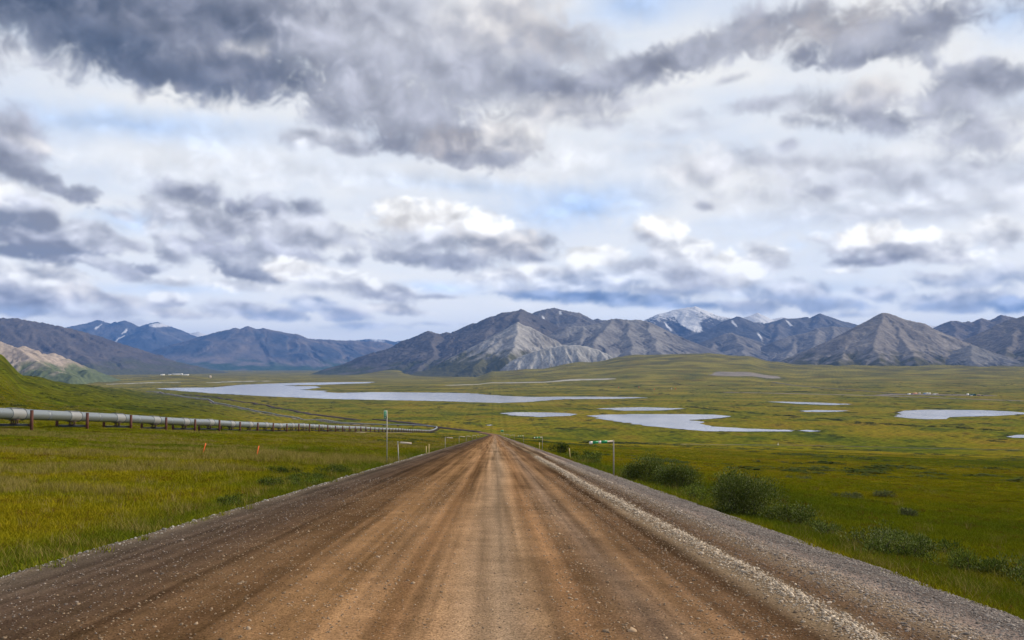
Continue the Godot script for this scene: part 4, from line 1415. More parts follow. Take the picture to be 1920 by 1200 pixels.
func make_pipeline() -> void:
	# support places: the near straight leg beside the road, a tight bend on the valley floor, and the far leg that runs back to the left
	var line := Curve3D.new()
	for p in [Vector3(-63.4, 0, -25.0), Vector3(-63.4, 0, -600.0), Vector3(-63.4, 0, -1085.0)]:
		line.add_point(p)
	line.add_point(Vector3(-66.0, 0, -1128.0), Vector3(3, 0, 26), Vector3(-8, 0, -14))
	for pair in "728,799.6 640,795.6 560,786.6 480,772 402,757.4 392,750.6 340,743.6 306,738.4 300,735.8 270,734.6".split(" ", false):
		var uv := pair.split_floats(",")
		var p := on_land(uv[0], uv[1], 900.0)
		line.add_point(Vector3(p.x, 0, p.z))
	var total := line.get_baked_length()
	var at := []
	var run := 0.0
	while run < total:
		var p := line.sample_baked(run)
		at.append(Vector3(p.x, pad_level(p.x, -p.z), p.z))
		run += 18.0
	var order := ["first", "second", "third", "fourth", "fifth", "sixth", "seventh", "eighth", "ninth", "tenth", "eleventh", "twelfth", "thirteenth", "fourteenth"]
	var proto := make_support()
	var pipe := thing("pipeline", "long silver pipeline on rust-red supports, running beside the road", "pipeline", at[0])
	for i in at.size():
		var a: Vector3 = at[i]
		var ahead: Vector3 = at[mini(i + 1, at.size() - 1)] - at[maxi(i - 1, 0)]
		ahead.y = 0.0
		ahead = ahead.normalized()
		var s: Node3D = proto
		if i > 0:
			s = proto.duplicate()
			s.name = numbered("pipeline_support", self)
			add_child(s, true)
		s.position = a
		s.rotation.y = atan2(-ahead.x, -ahead.z)
		var far_leg: bool = i > 61
		if i >= 6 and i - 6 < order.size():
			s.set_meta("label", "rust-red pipeline support, %s whole one from the left edge" % order[i - 6])
		elif i < 6:
			s.set_meta("label", "rust-red pipeline support on the stretch left of the first whole one")
			s.set_meta("group", "supports beyond the left edge")
		elif far_leg:
			s.set_meta("label", "tiny support of the far pipeline leg that crosses the valley floor")
			s.set_meta("group", "supports of the far pipeline leg")
		else:
			s.set_meta("label", "small rust-red support under the pipeline's receding straight leg")
			s.set_meta("group", "small supports of the near pipeline leg")
		if i == 0:
			continue
		var lift := Vector3.UP * 1.88
		var p0: Vector3 = at[i - 1] + lift - at[0]
		var p1: Vector3 = a + lift - at[0]
		var along := (p1 - p0).normalized()
		var near := i < 30
		var sides := 28 if near else 12
		var sec := start()
		add_tube(sec, [p0, p1], [0.71, 0.71], sides, false)
		sec.set_smooth_group(1)
		obj("pipe_section", done_smooth(sec), mats.pipe_metal, pipe)
		var mid := p0.lerp(p1, 0.52)
		if i < 64:
			var band := start()
			add_tube(band, [mid - along * 0.42, mid - along * 0.40, mid + along * 0.40, mid + along * 0.42], [0.70, 0.735, 0.735, 0.70], sides, false)
			obj("joint_band", done(band), mats.band_metal, pipe)
		var sad := start()
		add_tube(sad, [p1 - along * 1.9, p1 - along * 1.4, p1 - along * 1.3, p1 + along * 1.5, p1 + along * 2.1], [0.70, 0.76, 0.77, 0.77, 0.70], sides, false)
		var saddle := obj("saddle", done(sad), mats.saddle_metal, pipe)
		if near:
			for f in [[1.95, 0.82], [-1.88, 0.79]]:
				var ring := start()
				var c := p1 + along * (f[0] as float)
				add_tube(ring, [c, c + along * 0.01, c + along * 0.11, c + along * 0.12], [0.70, f[1], f[1], 0.70], sides, false)
				obj("flange", done(ring), mats.band_metal, saddle)
			obj("top_plate", box_mesh(Vector3(0.7, 0.07, 3.3), p1 + Vector3.UP * 0.79, Basis.looking_at(along), 0.0), mats.band_metal, saddle)
	# the gravel pad that the far leg stands on
	var pad := []
	var i0 := 66
	while i0 < at.size():
		pad.append(at[i0])
		i0 += 5
	strip("gravel_pad", pad, [9, 10, 11, 11, 11], 0.35, Color(.26, .235, .20), "pale gravel pad along the far pipeline leg", 0.1)
	var near_pad := []
	for k in range(20, 44, 3):
		near_pad.append(at[k] + Vector3(4.2, 0, 0))
	strip("gravel_pad", near_pad, [2, 7, 6, 3, 8, 2], 0.10, Color(.30, .245, .17), "dry strip of gravel beside the pipeline's near leg", 0.8)


func done_smooth(st: SurfaceTool) -> ArrayMesh:
	st.index()
	st.generate_normals()
	return st.commit()


# ---------------------------------------------------------------- posts and signs

func delineator(at: Vector3, height: float, arm: float, reach: float, banded: bool, lean: float, droop: float, label: String, group: String) -> void:
	var t := thing("snow_marker", label, "road marker", at, 0.0, group)
	var top := Vector3(lean, height, 0)
	var st := start()
	add_tube(st, [Vector3(0, -0.5, 0), top], [0.032, 0.028], 10)
	obj("post", done(st), mats.weathered_wood if banded else mats.steel_post, t)
	var dir := Vector3(arm, -droop, 0).normalized()
	var turn := Basis(dir, Vector3.UP.cross(dir).cross(dir).normalized() * -1.0, dir.cross(Vector3.UP).normalized())
	turn = Basis(dir, Vector3(-dir.y * signf(dir.x), absf(dir.x), 0), Vector3(0, 0, signf(dir.x)))
	var from := top - Vector3.UP * 0.05
	if banded:
		obj("arm", box_mesh(Vector3(reach, 0.062, 0.03), from + dir * reach * 0.5, turn), mats.bare_panel, t)
		var steps := [0.26, 0.51, 0.62, 0.86, 1.0]
		for k in 4:
			var a: float = steps[k]
			var b: float = steps[k + 1]
			obj("green_band" if k % 2 == 0 else "white_band", box_mesh(Vector3((b - a) * reach, 0.118, 0.012), from + dir * reach * (a + b) * 0.5 + Vector3(0, 0, 0.025), turn), mats.sign_green if k % 2 == 0 else mats.sign_white, t)
	else:
		obj("arm", box_mesh(Vector3(reach * 0.25, 0.034, 0.03), from + dir * reach * 0.125, turn), mats.weathered_wood, t)
		obj("panel", box_mesh(Vector3(reach * 0.8, 0.11, 0.012), from + dir * reach * 0.6 + Vector3(0, 0, 0.022), turn), mats.bare_panel, t)


func letters(text: String, size: float, at: Vector3, m: Material, parent: Node3D) -> void:
	var tm := TextMesh.new()
	var font := SystemFont.new()
	font.font_names = PackedStringArray(["Droid Sans"])
	font.font_weight = 700
	tm.font = font
	tm.text = text
	tm.font_size = 32
	tm.pixel_size = size / 24.0
	tm.depth = 0.004
	tm.curve_step = 2.0
	var o := obj("lettering", tm, m, parent)
	o.position = at


func make_roadside() -> void:
	var right := [[45.0, 1.58, 1.1], [117.0, 1.5, 1.0], [192.0, 1.5, 1.1], [283.0, 1.5, 1.1], [372.0, 1.5, 1.1], [475.0, 1.5, 1.1], [590.0, 1.5, 1.1]]
	var right_label := ["tall snow marker with green and white banded arm, beside the willow bushes", "second banded snow marker on the right, just beyond a wooden stake", "third banded snow marker down the right shoulder", "fourth banded snow marker down the right shoulder"]
	for i in right.size():
		var d: float = right[i][0]
		delineator(Vector3(5.35 if i == 0 else 5.55, road_level(d) - 0.18, -d), right[i][1], -1.0, right[i][2], true, [0.0, 0.02, -0.03, 0.0, 0.0, 0.02, 0.0][i], 0.07,
			right_label[i] if i < 4 else "tiny banded snow marker far down the right shoulder", "green and white snow markers on the right shoulder")
	var left := [[64.5, 1.42, 0.9, -0.10], [124.0, 1.5, 0.95, 0.0], [172.0, 1.5, 0.95, 0.02], [216.0, 1.45, 0.95, -0.03], [272.0, 1.5, 0.95, 0.0], [335.0, 1.5, 0.95, 0.0], [410.0, 1.5, 0.95, 0.0]]
	var left_label := ["leaning snow marker with pale arm, just right of the mile sign", "second pale-armed snow marker on the left, past two stakes", "third pale-armed snow marker on the left verge", "fourth pale-armed snow marker on the left verge"]
	for i in left.size():
		var d: float = left[i][0]
		delineator(Vector3(-6.15, road_level(d) - 0.22, -d), left[i][1], 1.0, left[i][2], false, left[i][3], 0.10,
			left_label[i] if i < 4 else "tiny pale-armed snow marker far down the left verge", "pale-armed snow markers on the left verge")
	# mile sign
	var d := 61.6
	var t := thing("mile_sign", "narrow green mile sign on a tall thin steel post", "road sign", Vector3(-6.62, road_level(d) - 0.3, -d))
	var st := start()
	add_tube(st, [Vector3(0, -0.5, 0), Vector3(-0.02, 3.42, 0)], [0.027, 0.027], 10)
	obj("post", done(st), mats.steel_post, t)
	var board := obj("sign_board", box_mesh(Vector3(0.17, 0.53, 0.008), Vector3(-0.125, 3.15, 0.03)), mats.sign_white, t)
	obj("green_face", box_mesh(Vector3(0.155, 0.51, 0.004), Vector3(-0.123, 3.15, 0.0375)), mats.sign_green, board)
	letters("MILE", 0.05, Vector3(-0.123, 3.36, 0.042), mats.sign_white, board)
	letters("2", 0.10, Vector3(-0.123, 3.24, 0.042), mats.sign_white, board)
	letters("7", 0.10, Vector3(-0.123, 3.11, 0.042), mats.sign_white, board)
	letters("0", 0.10, Vector3(-0.123, 2.98, 0.042), mats.sign_white, board)
	# the far guide sign
	d = 800.0
	var at := survey(941.5, 816.5, d)
	t = thing("guide_sign", "small green guide sign on two posts where the road bends", "road sign", at)
	for x in [-0.75, 0.75]:
		st = start()
		add_tube(st, [Vector3(x, -1.5, 0), Vector3(x, 3.9, 0)], [0.07, 0.07], 8)
		obj("post", done(st), mats.steel_post, t)
	board = obj("sign_board", box_mesh(Vector3(2.3, 1.35, 0.03), Vector3(0, 3.6, 0.1)), mats.sign_white, t)
	obj("green_face", box_mesh(Vector3(2.2, 1.25, 0.01), Vector3(0, 3.6, 0.121)), mats.sign_green, board)
	# stakes
	for s in [[-6.3, 92.0, 0.58, 0.0, "shorter yellow wooden stake of the pair on the left verge"], [-5.98, 91.0, 0.78, 0.0, "taller yellow wooden stake of the pair on the left verge"], [5.62, 126.0, 0.62, 0.0, "wooden stake beside the second banded snow marker"], [6.6, 88.0, 0.45, 0.1, "short pale stake in the grass behind the nearest snow marker"]]:
		t = thing("wooden_stake", s[4], "stake", Vector3(s[0], road_level(s[1]) - 0.3, -s[1]))
		st = start()
		add_box(st, Vector3(0, s[2] * 0.5, 0), Vector3(0.075, s[2] + 0.5, 0.04), Basis(Vector3.BACK, s[3]), 0.01)
		obj("shaft", done(st), mats.stake_wood, t)
		obj("cut_top", box_mesh(Vector3(0.065, 0.012, 0.034), Vector3(-sin(s[3]) * (s[2] + 0.25), cos(s[3]) * (s[2] * 1.0 + 0.256), 0)), mats.beige_paint, t)
	for s in [[379.0, 852.5, 65.0, 0.78, -0.26, "leaning orange survey stake in the grass, left one of two"], [480.5, 856.5, 62.0, 0.68, -0.20, "leaning orange survey stake in the grass, right one of two"]]:
		var p := survey(s[0], s[1], s[2])
		p.y = ground(p.x, -p.z)
		t = thing("survey_stake", s[5], "stake", p)
		obj("shaft", box_mesh(Vector3(0.055, s[3] + 0.2, 0.03), Vector3(s[3] * 0.5 * -sin(s[4]), s[3] * 0.5 - 0.1, 0), Basis(Vector3.BACK, s[4]), 0.008), mats.orange_paint, t)
	t = thing("marker_post", "small white marker post beside the thin trail on the right", "marker post", on_land(1459, 834.2, 300.0))
	st = start()
	add_tube(st, [Vector3(0, -0.3, 0), Vector3(0, 1.9, 0)], [0.22, 0.12], 8)
	obj("post", done(st), mats.white_paint, t)
	obj("base_block", box_mesh(Vector3(0.9, 0.5, 0.9), Vector3(0, 0.2, 0), Basis(), 0.08), mats.white_paint, t)


# ---------------------------------------------------------------- bushes

func add_leaf(st: SurfaceTool, at: Vector3, dir: Vector3, up: Vector3, long: float, wide: float, c: Color) -> void:
	var side := dir.cross(up).normalized() * wide * 0.5
	var tip := at + dir * long
	var mid := at + dir * long * 0.45 + up * wide * 0.15
	st.set_color(c)
	st.add_vertex(at)
	st.add_vertex(mid - side)
	st.add_vertex(tip)
	st.add_vertex(at)
	st.add_vertex(tip)
	st.add_vertex(mid + side)


# A shrub of branching stems that carry leaves: wide, deep and high, with a count of leaves.
func bush(called: String, label: String, category: String, at: Vector3, size: Vector3, leaves: int, seed_: int, tones: Array, leaf := 0.06, group := "") -> void:
	var rng := RandomNumberGenerator.new()
	rng.seed = seed_
	var t := thing(called, label, category, at, 0.0, group)
	var wood := start()
	var st := start()
	var lobes := []
	for i in int(7 + size.x * 4.0):
		var a := rng.randf() * TAU
		var r := sqrt(rng.randf()) * 0.72
		var hh := (1.0 - r * r * 0.75) * rng.randf_range(0.62, 1.0)
		var tip := Vector3(cos(a) * r * size.x * 0.5, hh * size.y * 0.80, sin(a) * r * size.z * 0.5)
		var foot := Vector3(tip.x * 0.3, -0.1, tip.z * 0.3)
		add_tube(wood, [foot, foot.lerp(tip, 0.5) + Vector3(0, size.y * 0.08, 0), tip], [0.016, 0.010, 0.004], 5, false)
		lobes.append([tip, rng.randf_range(0.20, 0.34) * minf(size.x, size.y * 1.5)])
	for i in leaves:
		var lobe = lobes[rng.randi() % lobes.size()]
		var out := Vector3(rng.randfn(), rng.randfn() * 0.8 + 0.15, rng.randfn()).normalized()
		var rad: float = lobe[1] * pow(rng.randf(), 0.45)
		var p: Vector3 = lobe[0] + out * rad
		if rng.randf() < 0.35:
			p.y *= rng.randf()
		if p.y < 0.02:
			p.y = rng.randf() * 0.1
		var dir := (out + Vector3(rng.randf() - 0.5, rng.randf() * 0.9, rng.randf() - 0.5)).normalized()
		var up := Vector3(rng.randf() - 0.5, 1.0, rng.randf() - 0.5).normalized()
		var c: Color = (tones[rng.randi() % tones.size()] as Color) * rng.randf_range(0.75, 1.25)
		add_leaf(st, p, dir, up, leaf * rng.randf_range(0.7, 1.3), leaf * 0.36, c)
	# a few shoots stand out above the rest
	for i in int(5 + size.x * 3.0):
		var lobe = lobes[rng.randi() % lobes.size()]
		var p0: Vector3 = lobe[0]
		var p1 := p0 + Vector3(rng.randfn() * 0.14, size.y * rng.randf_range(0.18, 0.36), rng.randfn() * 0.14)
		add_tube(wood, [p0, p1], [0.006, 0.002], 4, false)
		for k in 14:
			var p := p0.lerp(p1, rng.randf())
			var dir := Vector3(rng.randfn(), 0.9, rng.randfn()).normalized()
			add_leaf(st, p, dir, Vector3(rng.randf() - 0.5, 1, rng.randf() - 0.5).normalized(), leaf * 1.1, leaf * 0.34, (tones[rng.randi() % tones.size()] as Color) * rng.randf_range(0.9, 1.35))
	obj("stems", done(wood), mats.stem, t)
	obj("foliage", done(st), mats.leaves, t)


func make_bushes() -> void:
	var willow := [Color(.105, .130, .030), Color(.080, .110, .022), Color(.155, .18, .065), Color(.055, .080, .016), Color(.22, .24, .115)]
	var low := [Color(.12, .16, .026), Color(.08, .115, .018), Color(.155, .19, .042), Color(.10, .12, .035)]
	var dark := [Color(.030, .050, .012), Color(.045, .068, .016), Color(.060, .085, .02)]
	var on := func(x: float, d: float) -> Vector3: return Vector3(x, ground(x, d) - 0.05, -d)
	bush("willow_bush", "largest rounded willow bush on the right verge, grey-green and dense", "bush", on.call(6.5, 26.6), Vector3(2.35, 1.22, 2.0), 19000, 1, willow + willow + low, 0.064)
	bush("willow_bush", "low leafy willow sprawling right of the largest bush", "bush", on.call(7.9, 25.8), Vector3(1.5, 0.72, 1.3), 3600, 2, low + willow, 0.062)
	bush("willow_bush", "willow bush right behind the nearest banded snow marker", "bush", on.call(6.75, 44.0), Vector3(2.2, 1.3, 1.8), 12000, 3, willow + low, 0.075)
	bush("willow_bush", "willow bush between the marker's bush and the largest bush", "bush", on.call(7.7, 42.0), Vector3(2.1, 1.1, 1.8), 11000, 4, willow + low, 0.075)
	bush("willow_bush", "small spiky willow shoot left of the largest bush", "bush", on.call(6.6, 32.5), Vector3(1.0, 0.62, 0.9), 1300, 5, low, 0.07)
	bush("dark_bush", "dark round bush by the second banded snow marker", "bush", on.call(7.2, 113.0), Vector3(2.6, 1.25, 2.2), 1800, 6, dark, 0.16)
	bush("low_bush", "low bushy thicket between second and nearest snow markers", "bush", on.call(8.6, 96.0), Vector3(4.6, 0.9, 2.6), 2600, 7, low, 0.13)
	bush("low_bush", "low green bush behind the short pale stake", "bush", on.call(7.4, 80.0), Vector3(3.0, 0.7, 2.2), 2200, 8, low, 0.10)
	bush("low_bush", "broad low shrub on the right verge, nearest the camera", "bush", on.call(8.05, 17.2), Vector3(1.5, 0.42, 1.2), 2600, 9, low, 0.05)
	bush("low_bush", "leafy shrub on the right verge, second from the camera", "bush", on.call(7.75, 19.0), Vector3(1.7, 0.55, 1.3), 3000, 10, low + willow, 0.05)
	bush("low_bush", "wispy pale shrub on the right verge with upright shoots", "bush", on.call(7.9, 20.8), Vector3(1.6, 0.62, 1.2), 2200, 11, willow, 0.055)
	bush("low_bush", "small grey-green shrub just right of the sprawling willow", "bush", on.call(7.7, 23.2), Vector3(1.2, 0.44, 1.0), 1600, 12, low + willow, 0.05)
	bush("low_bush", "flat shrub at the lower right, half hidden by grass", "bush", on.call(8.6, 15.6), Vector3(1.4, 0.32, 1.1), 1800, 13, low, 0.045)
	bush("low_bush", "dark low shrub at the left road edge, below the mile sign", "bush", on.call(-7.4, 46.0), Vector3(2.4, 0.5, 1.8), 2600, 14, dark + low, 0.06)
	bush("low_bush", "dark flat shrub left of the road, farther into the grass", "bush", on.call(-9.4, 44.0), Vector3(2.6, 0.34, 1.6), 2200, 15, dark, 0.06)
	bush("low_bush", "bright green shrub at the left road edge, midway down", "bush", on.call(-6.9, 36.5), Vector3(1.6, 0.40, 1.6), 1900, 16, low, 0.05)
	bush("low_bush", "dark green clump on the left road edge, nearer the camera", "bush", on.call(-6.95, 27.0), Vector3(1.5, 0.36, 1.8), 2000, 17, dark + low, 0.05)
	# grey-green flat thickets out on the right-hand tundra
	var spots := [[1545, 884, 3.4], [1470, 868, 3.0], [1420, 866, 2.2], [1500, 898, 4.0], [1590, 935, 2.4], [1660, 930, 1.8], [1545, 862, 2.2], [1700, 968, 1.4]]
	for i in spots.size():
		var p := on_land(spots[i][0], spots[i][1], 14.0)
		var w: float = spots[i][2]
		bush("flat_thicket", "low grey-green willow thicket lying flat on the right-hand tundra", "bush", p - Vector3.UP * 0.04, Vector3(w, 0.34, w * 0.8), 1500, 30 + i, [Color(.12, .135, .06), Color(.085, .11, .03), Color(.16, .17, .09)], 0.075, "flat thickets on the right-hand tundra")
	# low growth strung along both verges
	var rng := RandomNumberGenerator.new()
	rng.seed = 41
	for i in 22:
		var right := i < 17
		var d := 11.5 * pow(5.2, i / 17.0) + rng.randf() * 2.0
		if not right:
			d = rng.randf_range(34.0, 60.0)
		var x := rng.randf_range(7.1, 9.6) if right else -rng.randf_range(6.9, 9.0)
		var w := rng.randf_range(0.9, 2.2)
		bush("low_bush", "low leafy shrub among the grass of the right verge" if right else "low dark green shrub among the grass of the left verge", "bush", on.call(x, d), Vector3(w, rng.randf_range(0.26, 0.46) if right else 0.34, w * 0.85), 2200, 60 + i, [low + willow, low, low + dark][rng.randi() % 3] if right else dark + low, 0.055, "low shrubs along the right verge" if right else "low shrubs along the left verge")
	make_thickets()


# Dark dwarf shrubs that line creeks and shores, too many and too far to count.
func make_thickets() -> void:
	var rng := RandomNumberGenerator.new()
	rng.seed = 99
	var st := start()
	for i in 90:
		var a := rng.randf() * TAU
		var r := sqrt(rng.randf())
		var p := Vector3(cos(a) * r, (1.0 - r * r) * rng.randf_range(0.5, 1.0), sin(a) * r)
		add_leaf(st, p, Vector3(rng.randfn(), rng.randf() + 0.2, rng.randfn()).normalized(), Vector3.UP, 0.34, 0.26, Color.WHITE * rng.randf_range(0.7, 1.2))
	var mesh := done(st)
	var places := []
	var tints := PackedColorArray()
	var lines := ["1270,761 1340,768 1400,774 1480,780 1560,786 1585,790", "1590,791 1640,794 1700,797.6 1780,801 1850,806 1935,811", "640,736 700,734.6 760,735 830,735.8 880,736.4", "905,738.4 935,740.6 962,742", "1000,743.4 1060,742.4 1130,743 1190,743.8", "300,726.6 400,725.4 450,720.4 560,716.8", "940,772.4 1000,772 1060,773.2", "1120,777 1200,775.6 1340,776.6", "1690,769 1740,767.2 1880,769.8", "1095,831 1150,831 1200,832"]
	for l in lines:
		var pts := land_points(l, 500.0)
		for k in pts.size() - 1:
			var a: Vector3 = pts[k]
			var b: Vector3 = pts[k + 1]
			var n := clampi(int(a.distance_to(b) / 3.2), 4, 120)
			for i in n:
				var p := a.lerp(b, rng.randf())
				if n_mid.get_noise_2d(p.x * 1.5, p.z * 1.5) < -0.12:
					continue
				p += Vector3(rng.randfn() * 3.0, 0, rng.randfn() * 5.0)
				put_thicket(places, tints, p, rng, rng.randf_range(1.6, 4.5), 1.0)
	for o in shores:
		for i in o.size():
			var a: Vector2 = o[i]
			var b: Vector2 = o[(i + 1) % o.size()]
			for k in clampi(int(a.distance_to(b) / 5.0), 1, 4):
				var p := a.lerp(b, rng.randf())
				if n_mid.get_noise_2d(p.x * 0.8, p.y * 0.8) > -0.05:
					var q := Vector3(p.x + rng.randfn() * 2.5, 0, -p.y + rng.randfn() * 4.0)
					if not Geometry2D.is_point_in_polygon(Vector2(q.x, -q.z), o):
						q.y = maxf(ground(q.x, -q.z), FLOOR) - 0.1
						var w := rng.randf_range(1.5, 3.6)
						places.append(Transform3D(Basis(Vector3.UP, rng.randf() * TAU).scaled(Vector3(w, rng.randf_range(0.4, 0.9), w)), q))
						tints.append(Color(.060, .066, .018).lerp(Color(.11, .095, .03), rng.randf()))
	for i in 14000:
		var d := 120.0 * pow(rng.randf_range(1.0, 30.0), 1.0)
		var x := d * rng.randf_range(-0.55, 0.55)
		var n := n_mid.get_noise_2d(x * 0.7 + 222.0, d * 0.35)
		if n < 0.20 or absf(x) < 12.0 or (d > 900.0 and ground(x, d) < FLOOR - 0.2):
			continue
		put_thicket(places, tints, Vector3(x, 0, -d), rng, rng.randf_range(0.8, 2.4) * (1.0 + d / 900.0), 0.55)
	scatter("dwarf_shrubs", mesh, mats.leaves, places, tints, "dark dwarf shrubs along creeks and lake shores", "shrubs")


func put_thicket(places: Array, tints: PackedColorArray, p: Vector3, rng: RandomNumberGenerator, w: float, high: float) -> void:
	p.y = ground(p.x, -p.z) - 0.1
	if p.y < FLOOR - 0.2:
		return
	var h := minf(w * 0.34, 1.5) * high * rng.randf_range(0.7, 1.3)
	places.append(Transform3D(Basis(Vector3.UP, rng.randf() * TAU).scaled(Vector3(w, h, w)), p))
	var c := Color(.040, .056, .012).lerp(Color(.075, .085, .022), rng.randf())
	tints.append(c)


# ---------------------------------------------------------------- the camps

func cabin(at: Vector3, size: Vector3, turn: float, paint: String, roof: String, label: String, group: String, called := "camp_cabin", wheels := false) -> void:
	var t := thing(called, label, "trailer" if wheels else "building", at, turn, group)
	var up := 0.6 if wheels else 0.0
	obj("body", box_mesh(size, Vector3(0, up + size.y * 0.5 - 0.2, 0), Basis(), 0.12), mats[paint], t)
	obj("roof", box_mesh(Vector3(size.x + 0.3, 0.22, size.z + 0.3), Vector3(0, up + size.y - 0.08, 0), Basis(), 0.06), mats[roof], t)
	var n := maxi(2, int(size.x / 3.5))
	for i in n:
		obj("window", box_mesh(Vector3(0.9, 0.7, 0.06), Vector3((i + 0.5) / n * size.x - size.x * 0.5, up + size.y * 0.5, size.z * 0.5 + 0.02)), mats.dark_glass, t)
	obj("door", box_mesh(Vector3(0.8, 1.8, 0.06), Vector3(size.x * 0.5 - 0.9, up + 0.75, size.z * 0.5 + 0.03)), mats.brown_paint, t)
	if wheels:
		for x in [-size.x * 0.3, size.x * 0.3]:
			for z in [-size.z * 0.45, size.z * 0.45]:
				var st := start()
				add_tube(st, [Vector3(x, 0.35, z - 0.12), Vector3(x, 0.35, z + 0.12)], [0.4, 0.4], 12)
				obj("wheel", done(st), mats.tyre, t)


func truck(at: Vector3, length: float, turn: float, paint: String, label: String) -> void:
	var t := thing("pickup_truck", label, "truck", at, turn)
	obj("body", box_mesh(Vector3(length, 0.75, 2.0), Vector3(0, 0.85, 0), Basis(), 0.15), mats[paint], t)
	obj("cab", box_mesh(Vector3(length * 0.42, 0.85, 1.8), Vector3(-length * 0.04, 1.6, 0), Basis(), 0.2), mats[paint], t)
	obj("side_window", box_mesh(Vector3(length * 0.34, 0.45, 1.86), Vector3(-length * 0.04, 1.7, 0), Basis(), 0.05), mats.dark_glass, t)
	for x in [-length * 0.32, length * 0.32]:
		for z in [-0.9, 0.9]:
			var st := start()
			add_tube(st, [Vector3(x, 0.42, z - 0.12), Vector3(x, 0.42, z + 0.12)], [0.42, 0.42], 12)
			obj("wheel", done(st), mats.tyre, t)


func tent(at: Vector3, size: Vector3, turn: float, paint: String, label: String, group := "") -> void:
	var t := thing("tent", label, "tent", at, turn, group)
	var st := start()
	var h := size * 0.5
	var rows := [Vector2(-h.x, 0), Vector2(-h.x * 0.92, size.y * 0.45), Vector2(-h.x * 0.5, size.y * 0.86), Vector2(0, size.y), Vector2(h.x * 0.5, size.y * 0.86), Vector2(h.x * 0.92, size.y * 0.45), Vector2(h.x, 0)]
	for i in rows.size() - 1:
		quad(st, Vector3(rows[i].x, rows[i].y - 0.1, -h.z), Vector3(rows[i].x, rows[i].y - 0.1, h.z), Vector3(rows[i + 1].x, rows[i + 1].y - 0.1, h.z), Vector3(rows[i + 1].x, rows[i + 1].y - 0.1, -h.z))
		for z in [-h.z, h.z]:
			tri(st, Vector3(0, 0, z), Vector3(rows[i].x, rows[i].y - 0.1, z), Vector3(rows[i + 1].x, rows[i + 1].y - 0.1, z))
	obj("canopy", done(st), mats[paint], t)
	obj("door_flap", box_mesh(Vector3(size.x * 0.24, size.y * 0.6, 0.05), Vector3(0, size.y * 0.3, h.z + 0.03)), mats.dark_paint, t)


